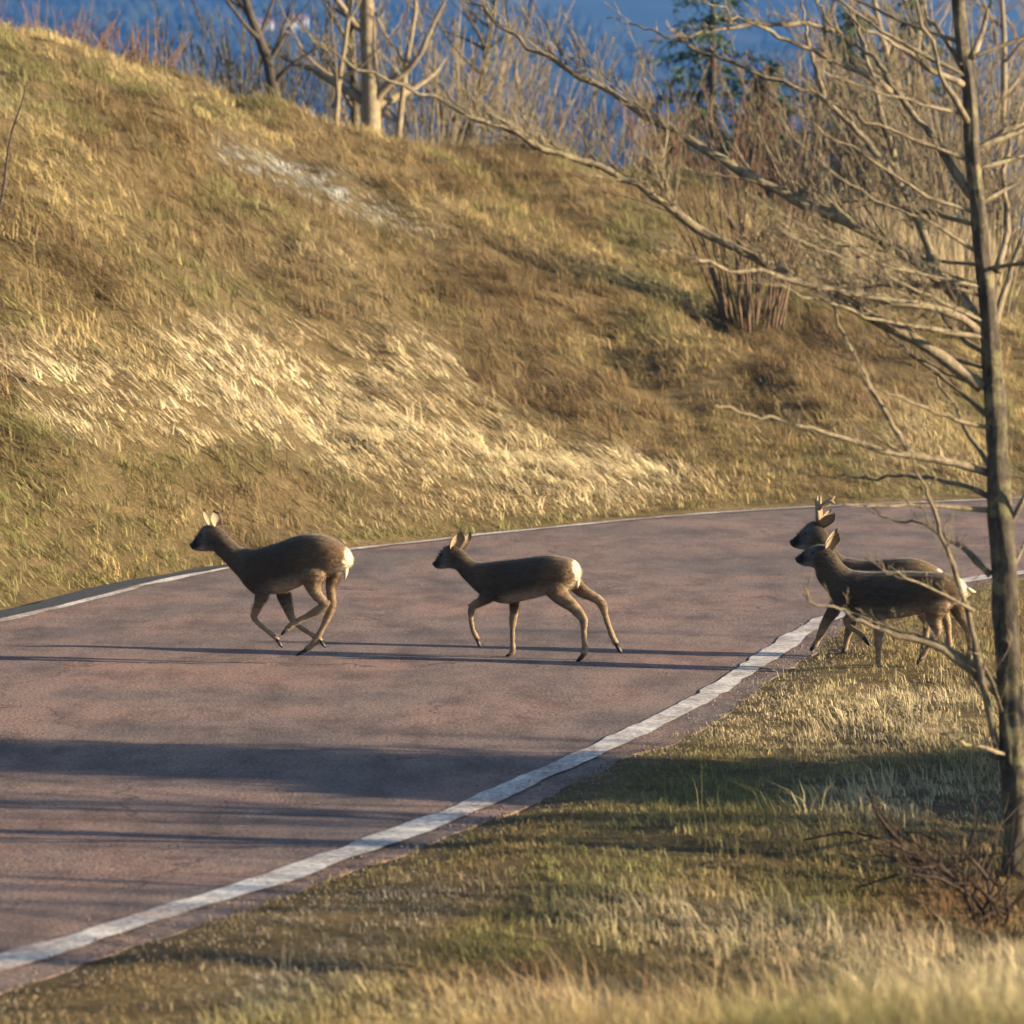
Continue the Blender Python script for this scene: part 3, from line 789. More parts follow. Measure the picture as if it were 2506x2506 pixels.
deer('walking_deer', 'doe trotting with one foreleg raised and white rump patch, alone on asphalt', (1020, 1270), 3.578, (1330, 1617), 25.0, math.radians(-18),
     head((82, 422), [((92, 398), (105, 448), .016), ((130, 348), (140, 457), .025), ((165, 293), (180, 452), .038), ((205, 252), (225, 448), .047), ((255, 238), (262, 448), .049), ((312, 246), (288, 455), .046)])
     + rest([((368, 288), (315, 475), .048), ((430, 345), (355, 520), .052), ((500, 380), (430, 592), .060), ((580, 383), (500, 652), .076), ((680, 370), (570, 690), .090), ((800, 352), (680, 735), .098), ((900, 340), (785, 745), .104), ((1000, 325), (900, 718), .104), ((1100, 309), (1010, 692), .098), ((1200, 302), (1120, 660), .104), ((1290, 312), (1235, 640), .108), ((1370, 330), (1330, 620), .098), ((1420, 375), (1405, 545), .062), ((1440, 425), (1436, 490), .03)], 4),
     [([(650, 560, 95), (625, 660, 72), (560, 725, 44), (490, 762, 36), (468, 795, 32), (462, 880, 25), (480, 980, 23), (510, 1040, 27), (525, 1070, 23)], -1, (553, 1137)),
      ([(790, 600, 80), (810, 740, 50), (812, 820, 41), (800, 905, 35), (795, 990, 26), (795, 1090, 24), (800, 1165, 28), (785, 1198, 25)], 1, (712, 1247)),
      ([(1270, 440, 125), (1240, 560, 110), (1290, 655, 78), (1390, 730, 57), (1470, 810, 46), (1505, 872, 37), (1505, 950, 28), (1508, 1040, 26), (1515, 1110, 31), (1500, 1168, 29)], -1, (1432, 1244)),
      ([(1350, 480, 100), (1400, 590, 68), (1490, 645, 50), (1580, 690, 43), (1628, 742, 40), (1652, 830, 31), (1690, 940, 28), (1725, 1030, 31), (1757, 1082, 28)], 1, (1806, 1162))],
     [((285, 275), (372, 105), 66, -0.030, -0.055, 48), ((335, 272), (415, 125), 40, 0.030, 0.05, 40)], (172, 322), (1428, 420), hocks=[(1536, 835, 24, -1, 30, -45), (1662, 705, 23, 1, 38, -40)], tail=[(1420, 500, 22), (1424, 550, 18), (1420, 590, 5)], rw=.070)

zy = on_plane(2153, 1645)[1]
deer('roe_doe', 'doe without antlers stepping off the verge, body overlapping the antlered buck', (1900, 1180), 3.578, (2200, 1640), zy, math.radians(-16),
     head((138, 697), [((155, 665), (170, 728), .018), ((200, 625), (210, 744), .027), ((250, 587), (255, 748), .040), ((302, 562), (300, 755), .050), ((362, 550), (318, 775), .051), ((425, 560), (325, 815), .051)])
     + rest([((478, 600), (335, 850), .055), ((524, 660), (362, 895), .060), ((572, 722), (412, 950), .068), ((640, 766), (465, 1030), .082), ((720, 776), (550, 1090), .096), ((830, 780), (680, 1150), .104), ((950, 772), (800, 1185), .110), ((1100, 766), (950, 1195), .112), ((1250, 766), (1110, 1178), .106), ((1380, 768), (1260, 1140), .110), ((1500, 776), (1420, 1100), .112), ((1600, 812), (1540, 1060), .088), ((1652, 872), (1620, 1010), .062), ((1672, 915), (1664, 970), .03)], 4),
     [([(880, 950, 110), (900, 1130, 62), (905, 1250, 48), (905, 1380, 38), (905, 1480, 30), (905, 1570, 28), (905, 1618, 31)], -1, (886, 1668)),
      ([(720, 980, 100), (690, 1110, 62), (640, 1180, 46), (585, 1225, 38), (600, 1275, 29), (680, 1325, 26), (750, 1385, 28)], 1, (800, 1450)),
      ([(1480, 900, 145), (1420, 1050, 112), (1390, 1170, 72), (1425, 1272, 44), (1400, 1330, 38), (1340, 1430, 29), (1285, 1520, 30)], -1, (1240, 1585)),
      ([(1540, 920, 100), (1560, 1060, 76), (1600, 1160, 52), (1660, 1250, 42), (1682, 1320, 36), (1690, 1430, 29), (1688, 1530, 30)], 1, (1650, 1592))],
     [((432, 598), (538, 438), 60, -0.030, -0.055, 48), ((405, 560), (500, 408), 36, 0.030, 0.05, 45)], (305, 622), (1655, 905), tail=[(1660, 910, 26), (1700, 925, 22), (1748, 938, 5)], rw=.070)

zy2 = on_plane(2060, 1610)[1]
deer('roe_buck', 'buck with short velvet antlers standing behind the doe on the verge', (1900, 1180), 3.578, (2180, 1606), zy2, math.radians(-16),
     head((90, 550), [((108, 515), (125, 582), .019), ((160, 465), (170, 594), .029), ((215, 402), (215, 602), .043), ((270, 355), (262, 608), .053), ((330, 340), (290, 625), .054), ((385, 375), (290, 665), .054)])
     + rest([((435, 450), (305, 715), .058), ((478, 530), (328, 790), .063), ((530, 610), (370, 865), .070), ((590, 655), (430, 950), .084), ((660, 664), (520, 1010), .096), ((760, 676), (640, 1050), .104), ((900, 666), (780, 1065), .110), ((1050, 651), (930, 1062), .113), ((1190, 646), (1080, 1040), .112), ((1285, 666), (1200, 1010), .106), ((1380, 710), (1320, 980), .094), ((1450, 762), (1415, 930), .066), ((1480, 810), (1462, 880), .03)], 4),
     [([(580, 960, 95), (500, 1130, 58), (440, 1220, 44), (400, 1310, 38), (365, 1390, 29), (332, 1448, 30)], -1, (293, 1488)),
      ([(680, 980, 92), (640, 1170, 54), (615, 1300, 40), (595, 1380, 30), (582, 1450, 28), (575, 1490, 30)], 1, (552, 1535)),
      ([(1320, 800, 130), (1290, 980, 100), (1280, 1080, 62), (1330, 1200, 44), (1330, 1270, 36), (1310, 1400, 29), (1300, 1485, 30)], -1, (1268, 1535)),
      ([(1360, 820, 110), (1390, 1000, 72), (1440, 1120, 48), (1480, 1200, 38), (1500, 1330, 29), (1510, 1440, 30)], 1, (1488, 1500))],
     [((365, 375), (516, 262), 60, -0.035, -0.075, 48), ((350, 350), (440, 240), 36, 0.040, 0.08, 60)], (242, 452), (1470, 800),
     antlers=[[([(352, 350, 24), (350, 290, 24), (344, 220, 21), (336, 160, 17), (340, 118, 6)], -0.028), ([(346, 240, 20), (385, 205, 20), (440, 165, 18), (478, 138, 14), (500, 118, 5)], -0.03), ([(440, 165, 17), (478, 168, 13), (502, 182, 5)], -0.03)],
              [([(350, 350, 24), (352, 290, 23), (352, 225, 20), (350, 165, 15), (356, 122, 5)], 0.028), ([(352, 240, 19), (392, 210, 18), (438, 185, 15), (462, 160, 5)], 0.045)]], rw=.070)
# ------------------------------------------------------------------ trees
def hz(x, y): return float(height(np.array([x]), np.array([y]))[0])

def wander(rg, p, d, L, n, wob, up):
    pts = [np.array(p, float)]; d = np.array(d, float) / np.linalg.norm(d)
    for i in range(n):
        d = d + rg.normal(0, wob, 3) + np.array([0, 0, up]); d /= np.linalg.norm(d)
        pts.append(pts[-1] + d * L / n)
    return pts

def twigs(mb, rg, pts, rad, dens, lmul, depth, rmin, up=0.06, ang=(0.5, 1.0), start=0.1, sides=4):
    """side shoots along a limb, with shoots of their own"""
    seg = np.array(pts); d = np.concatenate([[0], np.cumsum(np.linalg.norm(np.diff(seg, axis=0), axis=1))]); L = d[-1]
    k = rg.poisson(max(1, dens * L))
    for _ in range(k):
        t = rg.uniform(start, 0.98) * L
        i = min(np.searchsorted(d, t, 'right') - 1, len(seg) - 2); q = (t - d[i]) / (d[i + 1] - d[i] + 1e-9)
        p = seg[i] * (1 - q) + seg[i + 1] * q; r0 = rad[i] * (1 - q) + rad[i + 1] * q
        tg = seg[i + 1] - seg[i]; tg /= np.linalg.norm(tg) + 1e-9
        rnd = rg.normal(0, 1, 3); rnd -= rnd.dot(tg) * tg; rnd /= np.linalg.norm(rnd)
        if rnd[2] < -0.2: rnd[2] *= -0.6
        a = rg.uniform(*ang); dv = tg * math.cos(a) + rnd * math.sin(a)
        l = lmul * L * (1 - 0.6 * t / L) * rg.uniform(.35, 1.1)
        n = 4 if depth else 3
        tp = wander(rg, p, dv, l, n, 0.13, up)
        ra = max(rmin, min(r0 * 0.6, l * 0.011))
        rr = [max(rmin * .55, ra * (1 - 0.8 * j / n)) for j in range(n + 1)]
        mb.tube(tp, rr, sides, cap=False)
        if depth: twigs(mb, rg, tp, rr, dens * 1.5, 0.45, depth - 1, rmin, up, ang, 0.15, 3)

def traced(pts, cv): return [cv(*p) for p in pts]
z4 = lambda x, y: (1600 + x / 2.1325, y / 2.1325)
z5 = lambda x, y: (1800 + x / 1.2026, 900 + y / 1.2026)
vv = lambda x, y: (x * 1.2971, y * 1.2971)

YT = 17.2
rgT = np.random.default_rng(17)
trunk_px = traced([(1930, 1790), (1925, 1700), (1912, 1500), (1902, 1300), (1897, 1100), (1888, 930), (1880, 780), (1866, 620), (1850, 450), (1836, 300), (1828, 180), (1815, 60), (1805, -10), (1796, -160), (1790, -420)], vv)
trunk_r = [38, 25, 24, 24, 25, 23, 21, 18, 16, 14, 13, 12, 11, 9, 5]
tb = at_y(*trunk_px[0], YT); tree_root = empty('bare_tree', (tb[0], YT, hz(tb[0], YT)))
mpp = YT / FPX * 1.2971
mb = MB(); TP = [at_y(*p, YT) for p in trunk_px]; TP[0][2] = hz(tb[0], YT) - 0.15
dense = catmull(TP, 60); rr_ = np.interp(np.linspace(0, 1, 60), np.linspace(0, 1, len(trunk_r)), trunk_r) * mpp
rr_ = rr_ * (1 + 0.10 * (fbm(np.arange(60) * .5, np.zeros(60), 4, 3) - .5))
dense = dense + np.stack([fbm(np.arange(60) * .35, np.zeros(60), 8, 2) - .5, fbm(np.arange(60) * .35, np.zeros(60) + 3, 8, 2) - .5, np.zeros(60)], 1) * .03
dense = catmull(dense, 260); rr_ = np.interp(np.linspace(0, 1, 260), np.linspace(0, 1, 60), rr_)
mb.tube(dense, rr_, 28)
for i in range(260):                                    # furrowed bark and knots
    for k in range(28):
        q = i * 28 + k; a_ = k / 28 * 9
        bk = fbm(np.array(min(a_, 9 - a_) * 1.3), np.array(i * .10), 33, 3) - .5
        mb.v[q] = dense[i] + (mb.v[q] - dense[i]) * (1 + .5 * float(bk))
off = np.array(tree_root.location)
mb.build('trunk', 'bark', tree_root, off=off)
placed = [([(p[0], p[1]) for p in trunk_px], [YT] * len(trunk_px))]
limbs = [  # pixels, base radius (V px), depth of the tip beside its base
    (traced([(1850, 620), (1800, 545), (1758, 517), (1631, 434), (1508, 380), (1378, 314), (1270, 250), (1160, 180), (1050, 120), (960, 60), (880, 0), (800, -60)], vv), 13, .5),
    (traced([(1852, 730), (1739, 647), (1649, 600), (1581, 568), (1500, 525), (1432, 492), (1306, 426), (1234, 369), (1150, 320), (1050, 290), (960, 250), (870, 205), (780, 170), (680, 130), (620, 95)], vv), 12, -.6),
    (traced([(1700, 1740), (1620, 1660), (1450, 1600), (1250, 1570), (1000, 1530), (800, 1480), (550, 1420), (350, 1400), (200, 1350), (0, 1270)], z4), 8.5, -.9),
    (traced([(1690, 1080), (1560, 880), (1480, 750), (1380, 620), (1290, 530), (1270, 470), (1200, 370), (1100, 260), (960, 180), (850, 0), (800, -120)], z4), 9, .4),
    (traced([(1480, 1450), (1440, 1300), (1380, 1150), (1310, 1000), (1260, 850), (1190, 600), (1140, 400), (1090, 220), (1020, 0), (990, -120)], z4), 9, .9),
    (traced([(1340, 1040), (1170, 820), (1080, 700), (960, 590), (890, 510), (700, 450), (540, 390), (370, 310), (220, 260), (60, 180), (-100, 120), (-240, 90)], z4), 6.5, .3),
    (traced([(1250, 490), (1130, 400), (1000, 340), (850, 270), (680, 200), (500, 120), (380, 60), (260, 0), (180, -50)], z4), 6, -.3),
    (traced([(940, 165), (800, 120), (650, 125), (450, 135), (300, 165), (150, 195), (20, 200)], z4), 5, -.4),
    (traced([(890, 505), (840, 340), (790, 170), (770, 0), (765, -80)], z4), 5, .3),
    (traced([(1660, 300), (1720, 150), (1780, 0), (1810, -90)], z4), 7, .3),
    (traced([(1610, 345), (1500, 180), (1400, 30), (1350, -60)], z4), 6, .4),
    (traced([(1615, 440), (1450, 370), (1300, 260), (1160, 180), (1060, 130)], z4), 6, -.5),
    (traced([(1790, 1420), (1850, 1200), (1820, 900), (1870, 700), (1932, 560), (1990, 420)], z4), 7, .5),
    (traced([(1660, 1170), (1450, 1110), (1200, 1060), (1000, 1045), (880, 1000)], z4), 5, .8),
    (traced([(1640, 1500), (1400, 1492), (1200, 1490), (1000, 1485), (880, 1475)], z4), 5, .6),
    (traced([(745, 310), (640, 280), (520, 260), (430, 245), (320, 205), (200, 180), (100, 150), (0, 130), (-70, 95)], z5), 7.5, -.6),
    (traced([(755, 420), (620, 410), (500, 405), (380, 412), (290, 405)], z5), 5, -.4),
    (traced([(745, 380), (690, 350), (560, 320), (450, 315), (330, 330), (230, 318)], z5), 5.5, .4),
    (traced([(750, 610), (680, 540), (600, 490), (560, 470), (450, 440), (400, 405)], z5), 6.5, .4),
    (traced([(775, 1150), (740, 980), (700, 800), (660, 640), (600, 470), (560, 370), (520, 260), (490, 190)], z5), 8, -.5),
    (traced([(775, 960), (700, 900), (600, 822), (450, 780), (330, 725), (230, 700), (195, 640)], z5), 7.5, -.4),
    (traced([(770, 930), (640, 830), (560, 790), (440, 762), (330, 720)], z5), 6, .3),
    (traced([(700, 715), (620, 670), (520, 630), (375, 565)], z5), 3.2, -.6),
    (traced([(755, 300), (690, 200), (620, 80), (560, -40)], z5), 6, .4),
    (traced([(780, 640), (835, 560), (880, 430)], z5), 6, .2),
    (traced([(800, 1050), (760, 940), (730, 860), (690, 830)], z5), 5, -.4),
    (traced([(1868, 640), (1905, 520), (1950, 400), (2010, 260)], vv), 7, .3),
    (traced([(1895, 1010), (1935, 930), (1990, 830)], vv), 7, -.2),
    (traced([(1832, 240), (1780, 150), (1740, 40), (1700, -60)], vv), 6, -.4),
    (traced([(1348, 2380), (1220, 2180), (1100, 1960), (1060, 1900), (960, 1680), (900, 1500), (830, 1250), (780, 1080)], z4), 5, -.2),
]
for k in range(26):                                     # lesser limbs all round the trunk
    y0 = rgT.choice([rgT.uniform(100, 1120), rgT.uniform(1750, 2050)], p=[.85, .15]); x0 = np.interp(y0, [p[1] for p in trunk_px[::-1]], [p[0] for p in trunk_px[::-1]])
    sg = -1 if rgT.uniform() < .72 else 1; L_ = rgT.uniform(250, 620); up_ = rgT.uniform(.1, .9) if y0 < 1300 else rgT.uniform(-.1, .5)
    limbs.append(([(x0, y0)] + [(x0 + sg * L_ * t * (.45 if y0 > 1200 else 1), y0 - L_ * t * up_ * (.7 + .5 * t) + rgT.normal(0, 10)) for t in (.25, .5, .75, 1)], rgT.uniform(3, 5.5), rgT.uniform(-1, 1.2)))
for (pl_, r0, tipd) in limbs:
    best, yb = 1e9, YT
    for (pp, yy) in placed:
        for i in range(len(pp) - 1):
            for q in (0, .25, .5, .75):
                x = pp[i][0] * (1 - q) + pp[i + 1][0] * q; y = pp[i][1] * (1 - q) + pp[i + 1][1] * q
                d = (x - pl_[0][0]) ** 2 + (y - pl_[0][1]) ** 2
                if d < best: best, yb = d, yy[i] * (1 - q) + yy[i + 1] * q
    n = len(pl_); ys = [yb + tipd * (i / (n - 1)) ** 1.2 for i in range(n)]
    placed.append((pl_, ys))
    P = catmull([at_y(p[0], p[1], y) for p, y in zip(pl_, ys)], 3 * n)
    P = P + rgT.normal(0, .011, P.shape) * np.linspace(0, 1, len(P))[:, None]
    R = np.linspace(1.12, .16, len(P)) * r0 * mpp * (1 + .12 * rgT.normal(0, 1, len(P)))
    mb = MB(); mb.tube(P, R, 7)
    low = np.mean([p[1] for p in pl_]) > 1150
    twigs(mb, rgT, P, R, 18 if low else 20, 0.21 if low else 0.22, 1, 0.0025, up=0.05, ang=(.4, 1.0))
    mb.build('branch', 'bark_limb', tree_root, off=off)
tag(tree_root, 'bare lichen-covered deciduous tree with spreading branches on the near verge', 'tree')

def bare_tree(name, label, group, x, y, H, r0, seed, mat='bark_pale', lean=(0, 0), nl_=9, dens=1.6, depth=2, forks=None, rmin=0.006, lm=.42):
    rg = np.random.default_rng(seed)
    z = hz(x, y); root = empty(name, (x, y, z))
    mb = MB()
    P = wander(rg, (0, 0, -0.2), (lean[0], lean[1], 1), H, 12, 0.06, 0.03)
    R = [max(.008, r0 * (1 - .92 * (i / 12) ** .9) * (1.25 if i == 0 else 1)) for i in range(13)]
    mb.tube(P, R, 9); mb.build('trunk', mat, root)
    mb = MB()
    for i in range(nl_):
        t = rg.uniform(.18, .95); j = min(int(t * 12), 11)
        a = rg.uniform(0, 2 * math.pi); el = rg.uniform(.35, 1.0)
        L = H * rg.uniform(.25, .55) * (1.15 - t * .7)
        Q = wander(rg, P[j], (math.cos(a) * math.cos(el), math.sin(a) * math.cos(el), math.sin(el)), L, 8, .12, .05)
        Rq = [max(rmin, R[j] * .55 * (1 - .85 * k / 8)) for k in range(9)]
        mb.tube(Q, Rq, 6, cap=False)
        twigs(mb, rg, Q, Rq, dens, lm, depth - 1, rmin, up=.06)
    twigs(mb, rg, P[5:], R[5:], dens, .3, depth - 1, rmin)
    mb.build('crown', mat, root)['kind'] = 'stuff'
    return tag(root, label, 'tree', group)

def shrub(name, label, group, x, y, H, ns, seed, mat='bark_red', spread=.25, fan=.35, r0=.012, dens=1.8, rmin=.004, cat='bush', single=False):
    rg = np.random.default_rng(seed)
    z = hz(x, y); root = empty(name, (x, y, z))
    st, tw = MB(), MB()
    for i in range(ns):
        if single: st = MB()
        a = rg.uniform(0, 2 * math.pi); rad = spread * math.sqrt(rg.uniform())
        f = fan * rg.uniform(.2, 1)
        Q = wander(rg, (rad * math.cos(a), rad * math.sin(a), -.1), (math.cos(a) * f, math.sin(a) * f, 1), H * rg.uniform(.55, 1.05), 7, .06, .02)
        rs = rg.uniform(.7, 1.3); Rq = [max(rmin, r0 * rs * (1 - .62 * k / 7)) for k in range(8)]
        st.tube(Q, Rq, 5, cap=False)
        if single: st.build('stem', mat, root)
        twigs(tw, rg, Q, Rq, dens, .3, 1, rmin * .7, up=.08, ang=(.3, .8), start=.25)
    if not single: st.build('stems', mat, root)['kind'] = 'stuff'
    tw.build('twigs', mat, root)['kind'] = 'stuff'
    return tag(root, label, cat, group)

def hill_at(px, py, y0=26.0, y1=70.0):
    """where the sight line through a pixel meets the hillside"""
    ys = np.linspace(y0, y1, 400); P = np.array([at_y(px, py, y) for y in ys])
    h = height(P[:, 0], P[:, 1]); k = np.where(P[:, 2] <= h)[0]
    i = k[0] if len(k) else 399
    return P[i, 0], P[i, 1]

# the leafless trees standing along the crest
G = 'leafless trees along the crest'
crest = [(905, 300, 57, 6.5, .17, 'pale thick-trunked bare tree on the crest, tallest of the trunk group', 'bark_pale', (.04, 0), 12),
         (690, 240, 56, 4.2, .12, 'dark short-trunked bare tree with low forks on the crest', 'bark_dark', (-.10, 0), 12),
         (822, 285, 56, 5.0, .055, 'slender pale bare stem close beside the thick-trunked tree', 'bark_pale', (.02, 0), 7),
         (868, 296, 58, 5.5, .08, 'mossy bare stem leaning against the thick-trunked tree', 'bark', (.05, 0), 8),
         (965, 310, 57, 5.0, .06, 'thin bare stem leaning away from the thick-trunked tree', 'bark_pale', (.16, 0), 8),
         (1110, 360, 61, 4.4, .10, 'crooked bare tree with sweeping limbs behind the grass crest', 'bark', (.22, 0), 14),
         (1330, 400, 66, 5.0, .06, 'thin bare sapling between crooked tree and conifer', 'bark_pale', (-.05, 0), 9),
         (2010, 560, 64, 5.5, .09, 'bare tree tangled among the dark evergreens', 'bark', (-.05, 0), 12),
         (2180, 590, 60, 6.0, .08, 'grey bare tree right behind the reed patch', 'bark_pale', (.05, 0), 13),
         (2300, 600, 66, 7.0, .12, 'tall bare tree rising behind the near lichen-covered trunk', 'bark_pale', (-.06, 0), 15),
         (2440, 610, 58, 6.0, .09, 'bare tree with dense tan twigs at the field edge', 'bark_pale', (.02, 0), 15),
         (2560, 600, 62, 6.5, .10, 'bare tree with forked stem past the field edge', 'bark_pale', (-.1, 0), 13)]
for i, (px, py, y, H, r0, lab, mat, ln, nl_) in enumerate(crest):
    bare_tree('crest_tree', lab, G, at_y(px, py, y)[0], y, H, r0, 300 + i, mat, ln, nl_, dens=4.2, rmin=.0075)
# hazel-like bush of upright stems on the slope
bx_, by_ = hill_at(1845, 800)
shrub('stemmed_bush', 'clump of upright reddish bare stems growing on the slope', None, bx_, by_, 2.6, 46, 401, 'bark_tan', .34, .46, .016, 3.0, .006, single=True)
# twiggy shrubs on the crest at the top of the slope
for i, (px, H, lab) in enumerate([(40, .9, 'twiggy brown shrub at the top of the grassy crest'), (150, 1.0, 'reddish twig shrub second along the crest top'), (250, .8, 'low rust-coloured shrub on the crest beside open sky-blue slope'), (340, .8, 'straggly bare shrub on the crest nearest the dark forked tree'), (-80, 1.0, 'bushy bare shrub at the highest point of the crest')]):
    x, y = at_y(px, 120, 50.5)[0], 50.5
    shrub('crest_shrub', lab, 'twiggy shrubs on the crest', x, y, H, 30, 420 + i, 'bark_red', .45, .9, .010, 4.0, .0055)
# undergrowth between the crest trees and along the field edge
brush = [(520, 57, 2.0, 'grey tangle of brush beside the dark forked tree', 'bark'), (610, 60, 2.6, 'tall brush rising behind the dark forked tree', 'bark'), (760, 59, 2.8, 'tangle of brush between dark forked tree and slender stem', 'bark'),
         (1020, 60, 2.8, 'brush at the foot of the leaning thin stem', 'bark_pale'), (1130, 62, 3.2, 'pale brush around the crooked tree', 'bark_pale'), (1240, 64, 3.4, 'pale brush beyond the crooked tree', 'bark_pale'), (1420, 66, 3.0, 'tan brush where the crest dips toward the far house', 'bark_pale'),
         (1560, 68, 2.8, 'brush below the tall conifer', 'bark_red'), (1720, 66, 2.6, 'reddish brush in front of the tall conifer', 'bark_red'), (1960, 60, 2.8, 'reddish brush behind the upright-stemmed bush', 'bark_red'), (2080, 59, 3.0, 'tan brush in front of the dense evergreen', 'bark_pale'), (2160, 58, 3.2, 'tan brush growing behind the reeds', 'bark_pale'),
         (2270, 60, 4.2, 'tall tan brush behind the near tree', 'bark_pale'), (2370, 57, 3.8, 'tan brush thicket behind the near trunk', 'bark_pale'), (2460, 55, 3.6, 'dense tan brush at the edge of the field', 'bark_pale'), (2540, 58, 4.0, 'tan brush past the field edge', 'bark_pale'), (2400, 49, 1.6, 'low tan brush on the slope above the road bend', 'bark_pale')]
for i, (px, y, H, lab, mt) in enumerate(brush):
    shrub('brush', lab, 'brush along the crest and field edge', at_y(px, 400, y)[0], y, H, 46, 440 + i, mt, 1.1, .6, .015, 2.2, .0095)
# dark sapling at the foot of the slope
sx_, sy_ = at_y(-8, 560, 33)[0], 33.0
root = empty('dark_sapling', (sx_, sy_, hz(sx_, sy_)))
mb = MB(); P = [np.array(root.location) + np.array([-.05, 0, -.2])] + [at_y(*vv(*p), 33) for p in ((-6, 420), (8, 350), (14, 290), (22, 245), (40, 200), (50, 160))]
mb.tube(catmull(P, 20), np.linspace(.022, .006, 20), 6); mb.build('trunk', 'bark_dark', root, off=np.array(root.location))
mb = MB(); twigs(mb, np.random.default_rng(5), catmull(P, 20), np.linspace(.02, .006, 20), 7, .22, 1, .003, start=.4)
mb.build('crown', 'bark_dark', root, off=np.array(root.location))
tag(root, 'thin dark sapling leaning at the left foot of the grassy slope', 'sapling')

# reeds
def hill_xy(px, y): return at_y(px, 700, y)[0]
N_ = 420
Yr = rng.uniform(49, 53.5, N_); Xr = np.array([hill_xy(p, y) for p, y in zip(rng.uniform(2060, 2440, N_), Yr)])
grass('reeds', 'patch of pale upright dead reeds on the slope behind the bush', np.stack([Xr, Yr, height(Xr, Yr)], -1), np.repeat(np.array([[.42, .33, .19]]), N_, 0) * rng.uniform(.6, 1.2, (N_, 1)), np.full(N_, 6), np.full(N_, .5), np.full(N_, 1.0), np.full(N_, .12), np.full(N_, .10), np.full(N_, .013), np.zeros(N_), wind=.1)

# conifers: drooping whorls of needle sprays
def conifer(name, label, group, x, y, H, W, seed, gap=0.0, base=.12):
    rg = np.random.default_rng(seed); z = hz(x, y); root = empty(name, (x, y, z))
    mb = MB(); mb.tube([(0, 0, -.3), (0.02, 0, H * .5), (0, 0, H)], [H * .018, H * .011, .01], 8); mb.build('trunk', 'bark_dark', root)
    v, f = [], []
    t = base
    while t < .98:
        nb_ = rg.integers(4, 8)
        for k in range(nb_):
            if rg.uniform() < gap: continue
            a = rg.uniform(0, 2 * math.pi); L = W * (1 - t) ** .75 * rg.uniform(.6, 1.1) + .12
            p0 = np.array([0, 0, H * t]); d = np.array([math.cos(a), math.sin(a), -.12])
            for s_ in np.linspace(.12, 1, max(4, int(L / .09))):
                p = p0 + d * L * s_ + np.array([0, 0, -.16 * L * s_ * s_ + .10 * L * s_ ** 3])
                for _ in range(5):
                    q = p + rg.normal(0, .05, 3); e = d * .6 + rg.normal(0, .6, 3); e[2] -= .2; e /= np.linalg.norm(e)
                    sd = np.cross(e, rg.normal(0, 1, 3)); sd /= np.linalg.norm(sd)
                    l = rg.uniform(.12, .26); b0 = len(v)
                    v += [q - sd * .026, q + sd * .026, q + e * l]; f.append((b0, b0 + 1, b0 + 2))
        t += rg.uniform(.02, .045)
    mesh_obj('crown', v, f, 'needles', root)['kind'] = 'stuff'
    return tag(root, label, 'conifer', group)
G2 = 'dark evergreens behind the crest'
conifer('conifer', 'tall sparse conifer rising above the crest', G2, at_y(1742, 300, 74)[0], 74, 7.2, 2.0, 501, .22)
conifer('conifer', 'low broad evergreen at the foot of the tall conifer', G2, at_y(1640, 400, 72)[0], 72, 2.6, 1.3, 502, .1, .05)
conifer('conifer', 'dark evergreen just behind the upright-stemmed bush', G2, at_y(1880, 400, 70)[0], 70, 3.2, 1.3, 503, .1, .05)
conifer('conifer', 'dense dark evergreen with bare tree tangled in front', G2, at_y(2080, 400, 68)[0], 68, 4.2, 1.5, 504, .05, .05)
conifer('conifer', 'dark evergreen half hidden behind tan brush', G2, at_y(2230, 400, 74)[0], 74, 5.5, 1.6, 505, .1, .05)

# brambles at the foot of the near tree
def bramble(label, px, py, y, spec, seed):
    rg = np.random.default_rng(seed); b0 = at_y(px, py, y); b0[2] = hz(b0[0], y)
    root = empty('bramble', b0); tw = MB()
    for pts in spec:
        mb = MB()
        Q = [b0 + rg.normal(0, .03, 3)] + [at_y(*z5(*p), y + rg.normal(0, .12)) for p in pts]
        Q = catmull(Q, 5 * len(Q)); R = np.linspace(.012, .004, len(Q))
        mb.tube(Q, R, 6); twigs(tw, rg, Q, R, 8, .28, 1, .003); mb.build('stem', 'bark_bramble', root, off=b0)
    for k in range(16):
        a = rg.uniform(0, 6.28); Q = wander(rg, b0 + rg.normal(0, .08, 3) * [1, 1, 0], (math.cos(a) * 1.2, math.sin(a) * .8, 1.0), rg.uniform(.4, .9), 6, .14, -.06)
        R = np.linspace(.0055, .0025, 7); mb = MB(); mb.tube(Q, R, 5); twigs(tw, rg, Q, R, 5, .3, 0, .003); mb.build('stem', 'bark_bramble', root, off=b0)
    tw.build('twigs', 'bark_bramble', root, off=b0)['kind'] = 'stuff'
    return tag(root, label, 'bramble', 'brambles below the near tree')
bramble('dark bramble with one tall straight shoot below the near tree', 2330, 2200, 17.0, [[(560, 1480), (470, 1380), (420, 1320), (385, 1235)], [(600, 1500), (540, 1440), (430, 1385), (320, 1365), (200, 1390)], [(640, 1500), (560, 1420), (450, 1350)]], 601)
bramble('low reddish bramble arching beside the near trunk', 2430, 2250, 16.2, [[(700, 1560), (600, 1500), (480, 1490), (360, 1530)], [(740, 1500), (690, 1440), (650, 1430)]], 602)

